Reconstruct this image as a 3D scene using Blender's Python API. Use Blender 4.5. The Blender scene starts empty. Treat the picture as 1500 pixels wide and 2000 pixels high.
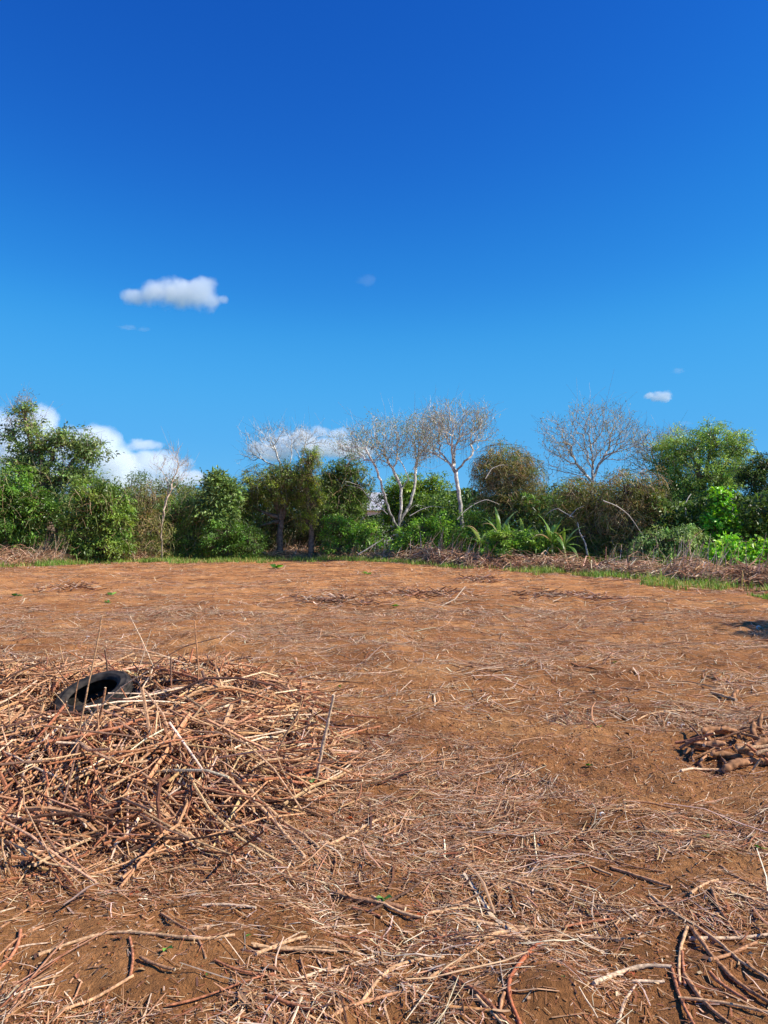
import bpy, math, random
import numpy as np
from mathutils import Vector, Matrix, Euler
random.seed(7)
rng = np.random.default_rng(11)
S = bpy.context.scene
COL = S.collection
# ------------------------------------------------------------------ camera, sky, sun, exposure
CAMZ, F, HOR = 1.6, 1500.0, 1030.0
PITCH = math.atan((HOR - 1000.0) / F)
cam_d = bpy.data.cameras.new('camera')
cam_d.sensor_fit = 'VERTICAL'; cam_d.angle = 2 * math.atan(1000.0 / F)
cam_d.clip_start = 0.05; cam_d.clip_end = 30000
cam = bpy.data.objects.new('camera', cam_d); COL.objects.link(cam)
cam.location = (0, 0, CAMZ); cam.rotation_euler = (math.pi / 2 + PITCH, 0, 0)
S.camera = cam
SUN_EL, SUN_AZ = math.radians(41), math.radians(-12)     # azimuth measured from +X (right) towards +Y (away)
to_sun = Vector((math.cos(SUN_EL) * math.cos(SUN_AZ), math.cos(SUN_EL) * math.sin(SUN_AZ), math.sin(SUN_EL)))
W = bpy.data.worlds.new('World'); S.world = W; W.use_nodes = True
nt = W.node_tree; nt.nodes.clear()
sky = nt.nodes.new('ShaderNodeTexSky'); sky.sky_type = 'NISHITA'; sky.sun_disc = False
sky.sun_elevation = SUN_EL; sky.sun_rotation = math.pi / 2 - SUN_AZ
sky.air_density = 1.0; sky.dust_density = 0.0; sky.ozone_density = 2.0; sky.altitude = 300
hs = nt.nodes.new('ShaderNodeHueSaturation'); hs.inputs['Saturation'].default_value = 1.3; hs.inputs['Hue'].default_value = 0.505
bg = nt.nodes.new('ShaderNodeBackground'); bg.inputs['Strength'].default_value = 0.12
wo = nt.nodes.new('ShaderNodeOutputWorld')
EXPO = 0.5
nt.links.new(sky.outputs[0], hs.inputs['Color'])
sp = nt.nodes.new('ShaderNodeSeparateColor'); cb = nt.nodes.new('ShaderNodeCombineColor'); nt.links.new(hs.outputs[0], sp.inputs[0])
CURV = [[(0, 0), (.04, .009), (.08, .024), (.15, .061), (.36, .105), (1, .2)], [(0, 0), (.133, .109), (.227, .244), (.33, .375), (.6, .45), (1, .52)], [(0, 0), (.356, .539), (.509, .745), (.62, .847), (.76, .89), (1, .93)]]
for ch in range(3):      # deep saturated blue of a clean, dry afternoon sky: one tone curve per channel
    m1 = nt.nodes.new('ShaderNodeMath'); m1.operation = 'MULTIPLY'; m1.inputs[1].default_value = .12
    fc = nt.nodes.new('ShaderNodeFloatCurve'); cv = fc.mapping.curves[0]; cv.points[0].location = CURV[ch][0]; cv.points[1].location = CURV[ch][-1]
    for p_ in CURV[ch][1:-1]: cv.points.new(*p_)
    fc.mapping.update()
    ml = nt.nodes.new('ShaderNodeMath'); ml.operation = 'MULTIPLY'; ml.inputs[1].default_value = 1 / .12 / 2 ** EXPO
    nt.links.new(sp.outputs[ch], m1.inputs[0]); nt.links.new(m1.outputs[0], fc.inputs['Value']); nt.links.new(fc.outputs[0], ml.inputs[0]); nt.links.new(ml.outputs[0], cb.inputs[ch])
nt.links.new(cb.outputs[0], bg.inputs['Color']); nt.links.new(bg.outputs[0], wo.inputs['Surface'])
sd = bpy.data.lights.new('sun', 'SUN'); sd.energy = 5.0; sd.angle = math.radians(0.5); sd.color = (1.0, 0.92, 0.81)
sun = bpy.data.objects.new('sun', sd); COL.objects.link(sun)
sun.rotation_euler = to_sun.to_track_quat('Z', 'Y').to_euler(); sun.location = to_sun * 60
S.view_settings.view_transform = 'Standard'; S.view_settings.look = 'None'
S.view_settings.exposure = EXPO; S.view_settings.gamma = 1.0; S.view_settings.use_curve_mapping = False
S.render.engine = 'CYCLES'
S.cycles.use_denoising = True
S.cycles.max_bounces = 16; S.cycles.diffuse_bounces = 3; S.cycles.volume_bounces = 12; S.cycles.transparent_max_bounces = 16

# ------------------------------------------------------------------ helpers
def hash2(ix, iy, seed):
    n = (ix.astype(np.int64) * 374761393 + iy.astype(np.int64) * 668265263 + seed * 1442695041) & 0xffffffff
    n = ((n ^ (n >> 13)) * 1274126177) & 0xffffffff
    n = (n ^ (n >> 16)) & 0xffffffff
    return n.astype(np.float64) / 4294967295.0
def noise(x, y, seed=0):
    x = np.asarray(x, float); y = np.asarray(y, float)
    ix = np.floor(x); iy = np.floor(y); fx = x - ix; fy = y - iy
    fx = fx * fx * fx * (fx * (fx * 6 - 15) + 10); fy = fy * fy * fy * (fy * (fy * 6 - 15) + 10)
    ix = ix.astype(np.int64); iy = iy.astype(np.int64)
    a = hash2(ix, iy, seed); b = hash2(ix + 1, iy, seed); c = hash2(ix, iy + 1, seed); d = hash2(ix + 1, iy + 1, seed)
    return (a + (b - a) * fx) * (1 - fy) + (c + (d - c) * fx) * fy
def fbm(x, y, seed=0, oct=3):
    s = 0; a = 0.5
    for i in range(oct):
        s = s + a * noise(x * 2 ** i, y * 2 ** i, seed + i * 17); a *= 0.5
    return s / (1 - 0.5 ** oct)
def sstep(a, b, x):
    t = np.clip((x - a) / (b - a), 0, 1); return t * t * (3 - 2 * t)
def pile(x, y):                       # height of the stalk heap over the soil
    r1 = np.sqrt(((x + 2.9) / 2.5) ** 2 + ((y - 6.7) / 1.7) ** 2)
    r2 = np.sqrt(((x + 1.95) / 1.8) ** 2 + ((y - 5.15) / 1.62) ** 2)
    r3 = np.sqrt(((x + 1.65) / 1.0) ** 2 + ((y - 6.3) / 1.1) ** 2)
    r4 = np.sqrt(((x + 2.15) / .75) ** 2 + ((y - 5.75) / .8) ** 2)
    h1 = 0.31 * np.clip(1 - r1 ** 3, 0, 1); h2 = 0.31 * np.clip(1 - r2 ** 2.2, 0, 1); h3 = 0.44 * np.clip(1 - r3 ** 2, 0, 1)
    h = (h1 ** 3 + h2 ** 3 + h3 ** 3) ** (1 / 3) - .15 * np.clip(1 - r4 ** 2, 0, 1)
    h = np.maximum(h, 0)
    return h * (0.8 + 0.4 * noise(x * 1.7, y * 1.7, 91))
def soil(x, y):
    x = np.asarray(x, float); y = np.asarray(y, float)
    d = np.hypot(x, y)
    near = 1 - sstep(25, 80, d)
    h = 0.11 * (fbm(x * 0.55, y * 0.8, 3) - 0.5) + 0.075 * (fbm(x * 1.3 + 0.4 * y, y * 2.0, 5) - 0.5)
    h = h + .05 * (noise(x * 2.2 + 5, y * 3.1, 6) - .5) * (d < 30)
    h = h + 0.042 * (noise(x * 5, y * 6, 8) - 0.5) + 0.016 * (noise(x * 13, y * 13, 9) - 0.5) * (d < 14) + 0.008 * (noise(x * 31, y * 31, 10) - 0.5) * (d < 9)
    mo = np.exp(-(((x - 0.52) / 0.22) ** 2 + ((y - 2.62) / 0.2) ** 2)) * 0.05
    return h * near - 0.01 + mo
def ground(x, y):
    return soil(x, y) + 0.25 * pile(x, y)
def top(x, y):
    return soil(x, y) + pile(x, y)
def ray(u, v):
    dy, dz = 1.0, -(v - 1000.0) / F
    c, s = math.cos(PITCH), math.sin(PITCH)
    return ((u - 750.0) / F, dy * c - dz * s, dy * s + dz * c)
def hit(u, v, surf=top):
    r = ray(u, v); t = np.linspace(1.5, 60, 9000)
    z = CAMZ + r[2] * t; g = surf(r[0] * t, r[1] * t)
    k = np.argmax(z < g)
    return np.array([r[0] * t[k], r[1] * t[k], float(g[k])])
def P(u, v, d):
    r = ray(u, v); k = d / r[1]
    return np.array([r[0] * k, d, CAMZ + r[2] * k])

def mesh(name, V, Fq=None, Ft=None, col=None, mats=(), midx=None, smooth=False):
    me = bpy.data.meshes.new(name)
    V = np.asarray(V, np.float32); me.vertices.add(len(V)); me.vertices.foreach_set('co', V.ravel())
    Fq = np.zeros((0, 4), np.int32) if Fq is None else np.asarray(Fq, np.int32)
    Ft = np.zeros((0, 3), np.int32) if Ft is None else np.asarray(Ft, np.int32)
    me.loops.add(Fq.size + Ft.size)
    me.loops.foreach_set('vertex_index', np.concatenate([Fq.ravel(), Ft.ravel()]).astype(np.int32))
    me.polygons.add(len(Fq) + len(Ft))
    ls = np.concatenate([np.arange(len(Fq)) * 4, Fq.size + np.arange(len(Ft)) * 3]).astype(np.int32)
    me.polygons.foreach_set('loop_start', ls)
    try:
        lt = np.concatenate([np.full(len(Fq), 4), np.full(len(Ft), 3)]).astype(np.int32)
        me.polygons.foreach_set('loop_total', lt)
    except Exception: pass
    if midx is not None: me.polygons.foreach_set('material_index', np.asarray(midx, np.int32))
    me.polygons.foreach_set('use_smooth', np.full(len(Fq) + len(Ft), smooth))
    if col is not None:
        a = me.color_attributes.new('tint', 'FLOAT_COLOR', 'POINT')
        c = np.ones((len(V), 4), np.float32); c[:, :3] = col; a.data.foreach_set('color', c.ravel())
    for m in mats: me.materials.append(m)
    me.update(calc_edges=True); me.validate()
    return me
def add(name, me, parent=None, loc=None, **props):
    o = bpy.data.objects.new(name, me); COL.objects.link(o)
    if parent is not None: o.parent = parent
    if loc is not None: o.location = loc
    for k, v in props.items():
        if v is not None: o[k] = v
    return o
def thing(name, label, cat, loc=(0, 0, 0), group=None):
    return add(name, None, None, loc, label=label, category=cat, group=group)
class Geo:                                   # collects quads and triangles
    def __init__(s): s.V = []; s.Q = []; s.T = []; s.C = []; s.n = 0; s.MQ = []; s.MT = []
    def put(s, V, Q=None, T=None, C=None, m=0):
        V = np.asarray(V, float).reshape(-1, 3)
        if Q is not None and len(Q): s.Q.append(np.asarray(Q) + s.n); s.MQ.append(np.full(len(Q), m))
        if T is not None and len(T): s.T.append(np.asarray(T) + s.n); s.MT.append(np.full(len(T), m))
        s.V.append(V); s.C.append(np.broadcast_to(np.asarray((.5, .5, .5) if C is None else C, float), V.shape)); s.n += len(V)
    def build(s, name, mats, off=(0, 0, 0), smooth=False):
        Q = np.concatenate(s.Q) if s.Q else None; T = np.concatenate(s.T) if s.T else None
        m = np.concatenate(s.MQ + s.MT) if len(mats) > 1 else None
        return mesh(name, np.concatenate(s.V) - np.asarray(off), Q, T, np.concatenate(s.C), mats, m, smooth)
def nrm(a): return a / np.maximum(np.linalg.norm(a, axis=-1, keepdims=True), 1e-9)
def tubes(Pt, R, sides=4, C=None, caps=False, geo=None, m=0, mcap=None, ccap=None, flat=1.0):
    """Pt (N,K,3) polylines, R (N,K) radii -> tubes put into geo"""
    N, K, _ = Pt.shape
    D = np.gradient(Pt, axis=1); D = nrm(D)
    up = np.zeros_like(D); up[..., 2] = 1; m_ = np.abs(D[..., 2]) > 0.92; up[m_] = (1, 0, 0)
    A = nrm(np.cross(D, up)); B = nrm(np.cross(A, D))
    th = np.arange(sides) * 2 * math.pi / sides + 0.4
    ring = Pt[:, :, None, :] + R[:, :, None, None] * (np.cos(th)[None, None, :, None] * A[:, :, None, :] + flat * np.sin(th)[None, None, :, None] * B[:, :, None, :])
    V = ring.reshape(-1, 3)
    base = (np.arange(N) * K * sides)[:, None, None]; k = (np.arange(K - 1) * sides)[None, :, None]; j = np.arange(sides)[None, None, :]; j2 = (j + 1) % sides
    q = np.stack([base + k + j, base + k + j2, base + k + sides + j2, base + k + sides + j], -1).reshape(-1, 4)
    Cv = None
    if C is not None: Cv = np.repeat(np.asarray(C), K * sides, axis=0) if np.ndim(C) == 2 else C
    geo.put(V, Q=q, C=Cv, m=m)
    if caps:
        ends = [ring[:, 0], ring[:, -1]]
        for e, fl in zip(ends, (1, 0)):
            vv = e.reshape(-1, 3); b = (np.arange(N) * sides)[:, None]
            tri = np.concatenate([np.stack([b[:, 0], b[:, 0] + i, b[:, 0] + i + 1], -1) for i in range(1, sides - 1)])
            if fl: tri = tri[:, ::-1]
            geo.put(vv, T=tri, C=(np.repeat(np.asarray(C), sides, axis=0) if ccap is None and np.ndim(C) == 2 else ccap), m=m if mcap is None else mcap)
def leaves(geo, Cn, U, Nn, L, Wd, C):
    """kinked four point leaves: centre, direction, normal, length, width"""
    U = nrm(U); side = nrm(np.cross(U, Nn)); up = nrm(np.cross(side, U))
    L = L[:, None]; Wd = Wd[:, None]
    a = Cn - U * L * .5; b = Cn + side * Wd * .5 - U * L * .05 + up * Wd * .18; c = Cn + U * L * .5 - up * L * .08; d = Cn - side * Wd * .5 - U * L * .05 + up * Wd * .18
    V = np.stack([a, b, c, d], 1).reshape(-1, 3)
    q = (np.arange(len(Cn)) * 4)[:, None] + np.arange(4)[None]
    geo.put(V, Q=q, C=np.repeat(C, 4, axis=0))
def pick(cols, w, n, var=0.18):
    cols = np.asarray(cols, float); i = rng.choice(len(cols), n, p=np.asarray(w, float) / sum(w))
    return np.clip(cols[i] * (1 + rng.normal(0, var, (n, 1))) * (1 + rng.normal(0, 0.05, (n, 3))), 0.004, 0.9)

# ------------------------------------------------------------------ materials
def mat(name, rough=0.8, spec=0.25):
    m = bpy.data.materials.new(name); m.use_nodes = True
    b = m.node_tree.nodes['Principled BSDF']; b.inputs['Roughness'].default_value = rough
    b.inputs['Specular IOR Level'].default_value = spec
    return m, m.node_tree, b
def nn(t, kind, **kw):
    n = t.nodes.new(kind)
    for k, v in kw.items():
        if k in n.inputs: n.inputs[k].default_value = v
        else: setattr(n, k, v)
    return n
def tint_mat(name, rough=0.8, spec=0.2, scale=40, amt=0.35, translucent=0.0, rnd=0.0, bump=0.0, stretch=None):
    m, t, b = mat(name, rough, spec)
    at = nn(t, 'ShaderNodeAttribute', attribute_name='tint')
    no = nn(t, 'ShaderNodeTexNoise', Scale=scale, Detail=4.0)
    tc = nn(t, 'ShaderNodeTexCoord'); t.links.new(tc.outputs['Object'], no.inputs['Vector'])
    mr = nn(t, 'ShaderNodeMapRange'); mr.inputs['To Min'].default_value = 1 - amt; mr.inputs['To Max'].default_value = 1 + amt
    mr.inputs['From Min'].default_value = .3; mr.inputs['From Max'].default_value = .7
    t.links.new(no.outputs['Fac'], mr.inputs['Value'])
    mx = nn(t, 'ShaderNodeVectorMath', operation='SCALE'); t.links.new(at.outputs['Color'], mx.inputs[0]); t.links.new(mr.outputs[0], mx.inputs['Scale'])
    t.links.new(mx.outputs[0], b.inputs['Base Color'])
    if bump:
        bp = nn(t, 'ShaderNodeBump', Strength=bump, Distance=0.004); t.links.new(no.outputs['Fac'], bp.inputs['Height']); t.links.new(bp.outputs[0], b.inputs['Normal'])
    if translucent:
        tr = nn(t, 'ShaderNodeBsdfTranslucent'); hsv = nn(t, 'ShaderNodeHueSaturation', Hue=0.49, Saturation=1.1, Value=1.5)
        t.links.new(mx.outputs[0], hsv.inputs['Color']); t.links.new(hsv.outputs[0], tr.inputs['Color'])
        ms = nn(t, 'ShaderNodeMixShader'); ms.inputs[0].default_value = translucent
        out = t.nodes['Material Output']; t.links.new(b.outputs[0], ms.inputs[1]); t.links.new(tr.outputs[0], ms.inputs[2]); t.links.new(ms.outputs[0], out.inputs['Surface'])
    return m
M_straw = tint_mat('dry_straw', 0.75, 0.2, 60, 0.25)
M_stalk = tint_mat('stalk_bark', 0.8, 0.2, 70, 0.55, bump=0.8)
M_pith = tint_mat('cut_pith', 0.9, 0.1, 90, 0.2)
M_bark = tint_mat('tree_bark', 0.85, 0.2, 7, 0.6, bump=0.4)
M_leaf = tint_mat('foliage', 0.42, 0.5, 3, 0.3, translucent=0.28)
M_gloss = tint_mat('broad_leaf', 0.38, 0.5, 9, 0.25, translucent=0.3)
M_grass = tint_mat('grass_blade', 0.6, 0.3, 3, 0.25, translucent=0.3)
M_root = tint_mat('cassava_root_skin', 0.9, 0.15, 30, 0.5, bump=0.8)
# soil
M_soil, t, b = mat('red_soil', 0.95, 0.1)
tc = nn(t, 'ShaderNodeTexCoord')
def mapped(scale):
    mp = nn(t, 'ShaderNodeMapping'); mp.inputs['Scale'].default_value = scale; t.links.new(tc.outputs['Object'], mp.inputs['Vector']); return mp
n1 = nn(t, 'ShaderNodeTexNoise', Scale=0.7, Detail=5.0); t.links.new(mapped((1, 1.3, 1)).outputs[0], n1.inputs['Vector'])
n2 = nn(t, 'ShaderNodeTexNoise', Scale=38.0, Detail=6.0, Roughness=0.7); t.links.new(tc.outputs['Object'], n2.inputs['Vector'])
n3 = nn(t, 'ShaderNodeTexNoise', Scale=6.0, Detail=6.0, Roughness=0.65); t.links.new(tc.outputs['Object'], n3.inputs['Vector'])
n5 = nn(t, 'ShaderNodeTexNoise', Scale=110.0, Detail=4.0, Roughness=0.7); t.links.new(tc.outputs['Object'], n5.inputs['Vector'])
cr = nn(t, 'ShaderNodeValToRGB'); e = cr.color_ramp.elements
e[0].position = 0.3; e[0].color = (0.225, 0.095, 0.036, 1); e[1].position = 0.72; e[1].color = (0.44, 0.222, 0.088, 1)
x = cr.color_ramp.elements.new(0.5); x.color = (0.33, 0.149, 0.055, 1)
t.links.new(n1.outputs['Fac'], cr.inputs['Fac'])
def mulc(src, no, lo, hi, a=.35, bb=.65):
    mr = nn(t, 'ShaderNodeMapRange'); mr.inputs['From Min'].default_value = a; mr.inputs['From Max'].default_value = bb
    mr.inputs['To Min'].default_value = lo; mr.inputs['To Max'].default_value = hi; t.links.new(no.outputs['Fac'], mr.inputs['Value'])
    mx = nn(t, 'ShaderNodeVectorMath', operation='SCALE'); t.links.new(src, mx.inputs[0]); t.links.new(mr.outputs[0], mx.inputs['Scale']); return mx.outputs[0]
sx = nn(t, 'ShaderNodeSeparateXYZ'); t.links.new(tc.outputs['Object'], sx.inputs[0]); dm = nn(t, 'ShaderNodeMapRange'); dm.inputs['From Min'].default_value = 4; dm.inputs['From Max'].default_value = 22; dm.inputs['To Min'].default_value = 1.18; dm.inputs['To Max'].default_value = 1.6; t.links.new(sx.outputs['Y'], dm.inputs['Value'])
far_tone = nn(t, 'ShaderNodeVectorMath', operation='SCALE'); t.links.new(cr.outputs[0], far_tone.inputs[0]); t.links.new(dm.outputs[0], far_tone.inputs['Scale'])  # soil colour scaled up with distance along Y
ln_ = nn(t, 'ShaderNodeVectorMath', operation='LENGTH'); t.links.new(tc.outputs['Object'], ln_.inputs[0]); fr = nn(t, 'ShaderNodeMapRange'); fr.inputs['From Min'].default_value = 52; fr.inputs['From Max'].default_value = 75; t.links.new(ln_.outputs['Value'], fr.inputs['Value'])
fg = nn(t, 'ShaderNodeMix', data_type='RGBA'); t.links.new(fr.outputs[0], fg.inputs['Factor']); t.links.new(far_tone.outputs[0], fg.inputs[6]); fg.inputs[7].default_value = (.07, .10, .04, 1)
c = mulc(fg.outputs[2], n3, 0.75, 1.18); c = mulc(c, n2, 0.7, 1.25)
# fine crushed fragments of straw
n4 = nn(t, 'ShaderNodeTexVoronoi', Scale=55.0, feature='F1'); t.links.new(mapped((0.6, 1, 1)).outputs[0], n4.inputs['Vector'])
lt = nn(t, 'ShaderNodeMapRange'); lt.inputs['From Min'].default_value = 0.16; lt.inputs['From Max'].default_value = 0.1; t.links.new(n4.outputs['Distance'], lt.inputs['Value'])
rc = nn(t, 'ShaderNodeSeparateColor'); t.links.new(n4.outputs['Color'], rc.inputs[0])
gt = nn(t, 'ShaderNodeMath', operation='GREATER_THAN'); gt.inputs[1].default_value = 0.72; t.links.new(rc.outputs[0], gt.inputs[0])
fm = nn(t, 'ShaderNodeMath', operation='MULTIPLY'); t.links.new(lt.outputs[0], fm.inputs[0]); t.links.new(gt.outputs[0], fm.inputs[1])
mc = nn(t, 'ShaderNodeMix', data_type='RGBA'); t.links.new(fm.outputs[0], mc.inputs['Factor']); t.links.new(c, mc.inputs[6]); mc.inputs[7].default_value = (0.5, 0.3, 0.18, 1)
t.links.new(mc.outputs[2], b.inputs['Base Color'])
ad = nn(t, 'ShaderNodeMath', operation='ADD'); t.links.new(n2.outputs['Fac'], ad.inputs[0]); m5 = nn(t, 'ShaderNodeMath', operation='MULTIPLY'); m5.inputs[1].default_value = 0.4
t.links.new(n5.outputs['Fac'], m5.inputs[0]); t.links.new(m5.outputs[0], ad.inputs[1])
bp = nn(t, 'ShaderNodeBump', Strength=1.0, Distance=0.035); t.links.new(ad.outputs[0], bp.inputs['Height']); t.links.new(bp.outputs[0], b.inputs['Normal'])
M_rubber, t, b = mat('worn_rubber', 0.85, 0.2)
no = nn(t, 'ShaderNodeTexNoise', Scale=14.0, Detail=6.0); cr = nn(t, 'ShaderNodeValToRGB')
cr.color_ramp.elements[0].position = .35; cr.color_ramp.elements[0].color = (0.013, 0.0125, 0.012, 1); cr.color_ramp.elements[1].position = .7; cr.color_ramp.elements[1].color = (0.07, 0.058, 0.048, 1)
tc = nn(t, 'ShaderNodeTexCoord'); t.links.new(tc.outputs['Object'], no.inputs['Vector']); t.links.new(no.outputs['Fac'], cr.inputs['Fac']); t.links.new(cr.outputs[0], b.inputs['Base Color'])
def plain(name, c, rough=0.7, scale=8, amt=0.2):
    m, t, b = mat(name, rough)
    no = nn(t, 'ShaderNodeTexNoise', Scale=scale, Detail=5.0); mr = nn(t, 'ShaderNodeMapRange'); mr.inputs['To Min'].default_value = 1 - amt; mr.inputs['To Max'].default_value = 1 + amt
    rgb = nn(t, 'ShaderNodeRGB'); rgb.outputs[0].default_value = (*c, 1); mx = nn(t, 'ShaderNodeVectorMath', operation='SCALE')
    t.links.new(no.outputs['Fac'], mr.inputs['Value']); t.links.new(rgb.outputs[0], mx.inputs[0]); t.links.new(mr.outputs[0], mx.inputs['Scale']); t.links.new(mx.outputs[0], b.inputs['Base Color'])
    return m
M_white = plain('white_wall_paint', (0.75, 0.75, 0.73)); M_roof = plain('metal_roof_sheet', (0.42, 0.43, 0.45)); M_glass = plain('window_glass', (0.03, 0.04, 0.05), 0.1)
M_blue = plain('pale_blue_plastic', (0.35, 0.5, 0.62), 0.5); M_shell = plain('white_shell', (0.75, 0.7, 0.64), 0.5)
M_cloud = bpy.data.materials.new('cloud_vapour'); M_cloud.use_nodes = True

# ------------------------------------------------------------------ ground sheet to the horizon
fine = np.linspace(-41, 41, 400); ang = np.radians(np.concatenate([np.linspace(-180, -45, 28)[:-1], fine, np.linspace(45, 180, 28)[1:-1]]))
ra = np.concatenate([[0.02, 0.4, 0.9, 1.4, 1.8], np.geomspace(2.1, 14, 420), np.geomspace(14.2, 60, 110), np.geomspace(64, 6000, 30)])
A_, R_ = np.meshgrid(ang, ra); X = R_ * np.sin(A_); Y = R_ * np.cos(A_); Z = ground(X, Y)
nr, na = X.shape
i, j = np.meshgrid(np.arange(nr - 1), np.arange(na), indexing='ij'); j2 = (j + 1) % na
q = np.stack([i * na + j, i * na + j2, (i + 1) * na + j2, (i + 1) * na + j], -1).reshape(-1, 4)[:, ::-1]
add('ground', mesh('ground', np.stack([X, Y, Z], -1).reshape(-1, 3), q, None, None, [M_soil], smooth=True), kind='structure')

# edge of the field: distance by picture column
def edge(u):
    return np.interp(u, [-300, 0, 200, 350, 600, 750, 900, 1100, 1300, 1500, 1800], [30, 32, 35, 37, 39, 36.5, 31, 27.5, 23, 20.5, 18])
def col_of(x, y): return 750 + F * x / y

# ------------------------------------------------------------------ litter of straw and chaff on the soil
TAN, PALE, RED, DARK, GREY, OCH = (.58, .35, .19), (.76, .56, .37), (.32, .13, .06), (.10, .05, .032), (.50, .37, .27), (.48, .26, .13)
def cover(x, y):                      # how thickly the litter lies, 0..1
    c = sstep(.42, .6, fbm(x * 0.9 + .3 * y, y * 1.25, 41, 4)) * .93 + 0.07
    c2 = sstep(.52, .7, noise(x * .35, y * .5, 47))
    c = np.clip(c + .3 * c2, 0, 1) * sstep(.25, .5, noise(x * 3, y * 3.6, 49) + .12)
    c = np.clip(c + .8 * np.exp(-((y - 3.75) / .42) ** 2) * sstep(.3, -.3, x), 0, 1)
    bare = np.exp(-(((x - 0.52) / 0.2) ** 2 + ((y - 2.62) / 0.24) ** 2)) + np.exp(-(((x + 1.25) / 0.38) ** 2 + ((y - 3.05) / 0.13) ** 2)) + .7 * np.exp(-(((x + 0.35) / 0.25) ** 2 + ((y - 3.0) / 0.12) ** 2))
    return c * np.clip(1 - 1.3 * bare, 0.02, 1)
def wedge(n, d0, d1, power=1.0):      # points in the view wedge, uniform over the ground
    d = np.sqrt(rng.uniform(0, 1, n) * (d1 ** 2 - d0 ** 2) + d0 ** 2)
    return rng.uniform(-0.57, 0.57, n) * d, d
def litter(n, d0, d1, Lm, Rm, K, sides, geo, w, lift=0.012, minL=.012, flatten=.5, floor=0.0):
    x, y = wedge(n, d0, d1); k = rng.uniform(0, 1, n) < np.maximum(cover(x, y), floor) ; x = x[k]; y = y[k]
    u = col_of(x, y); k = y < edge(u) - .3; x = x[k]; y = y[k]; n = len(x)
    L = np.clip(rng.lognormal(math.log(Lm), .6, n), minL, Lm * 5); R = np.clip(rng.lognormal(math.log(Rm), .35, n), Rm * .4, Rm * 3)
    base = (fbm(x * .8, y * .8, 77, 2) - .5) * 5.0
    a = np.where(rng.uniform(0, 1, n) < .45, base + rng.normal(0, .6, n), rng.uniform(0, math.pi, n))
    s = np.linspace(-.5, .5, K)[None, :]
    bend = rng.normal(0, .075, n)[:, None] * L[:, None] * (1 - (2 * s) ** 2)
    px = x[:, None] + np.cos(a)[:, None] * s * L[:, None] - np.sin(a)[:, None] * bend
    py = y[:, None] + np.sin(a)[:, None] * s * L[:, None] + np.cos(a)[:, None] * bend
    zc = ground(px.ravel(), py.ravel()).reshape(px.shape)
    up = np.abs(rng.normal(0, lift, n))[:, None] + s * (rng.normal(0, .09, n) * L)[:, None]
    pz = np.maximum(zc + R[:, None] * .5, zc + up)
    C = pick([TAN, PALE, RED, DARK, GREY, OCH], w, n)
    Rr = R[:, None] * (1 - .35 * np.abs(s) * 2)
    tubes(np.stack([px, py, pz], -1), Rr, sides, C, geo=geo, flat=flatten)
g = Geo()
litter(62000, 2.1, 6.5, .034, .0018, 2, 3, g, [3.4, 1.5, 4, 2, 1, 4])
litter(36000, 2.1, 6, .02, .0017, 2, 3, g, [3, 1.3, 4.5, 2.6, .8, 4], lift=.004, floor=.5)
litter(9000, 2.1, 6.5, .03, .0042, 2, 3, g, [3, 1.4, 4.5, 2.4, .8, 4], lift=.006, flatten=.22, floor=.35)
litter(24000, 2.1, 7, .075, .0022, 3, 3, g, [3.6, 2.6, 3.8, 1.6, 1.2, 3.4])
litter(5500, 2.1, 8, .14, .0031, 4, 4, g, [3.8, 2.6, 3.6, 1.4, 1, 3])
litter(1000, 2.1, 9, .26, .0046, 6, 5, g, [3.6, 1.6, 4, 1.6, .8, 3.4], lift=.02)
x, y = wedge(9000, 2.1, 7); n = len(x); a = rng.uniform(0, 6.28, n); Lf = rng.lognormal(math.log(.014), .4, n)      # chips of leaf and bark
leaves(g, np.stack([x, y, ground(x, y) + .003 + rng.uniform(0, .006, n)], -1), np.stack([np.cos(a), np.sin(a), rng.normal(0, .25, n)], -1), rng.normal(0, .35, (n, 3)) + [0, 0, 1], Lf, Lf * rng.uniform(.35, .8, n), pick([(.30, .13, .06), (.45, .26, .13), (.16, .08, .045), (.6, .42, .26)], [4, 3, 2, 1.4], n))
add('straw_litter', g.build('straw_litter', [M_straw]), kind='stuff')
g = Geo()
litter(100000, 6.2, 15, .085, .0037, 2, 3, g, [4, 6, 2.2, .9, 1.2, 2.2], lift=.008, floor=.14)
litter(3500, 6.5, 16, .32, .0055, 4, 3, g, [4, 4, 2.5, 1, 1.6, 2], lift=.02)
litter(100000, 14, 39, .17, .0072, 2, 3, g, [3.5, 7, 1.2, .5, .8, 2.4], lift=.006, floor=.12)
litter(1800, 15, 38, .6, .009, 4, 3, g, [4, 3.6, 2.2, 1, 1.4, 2], lift=.04)
add('far_straw_litter', g.build('far_straw_litter', [M_straw]), kind='stuff')
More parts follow.
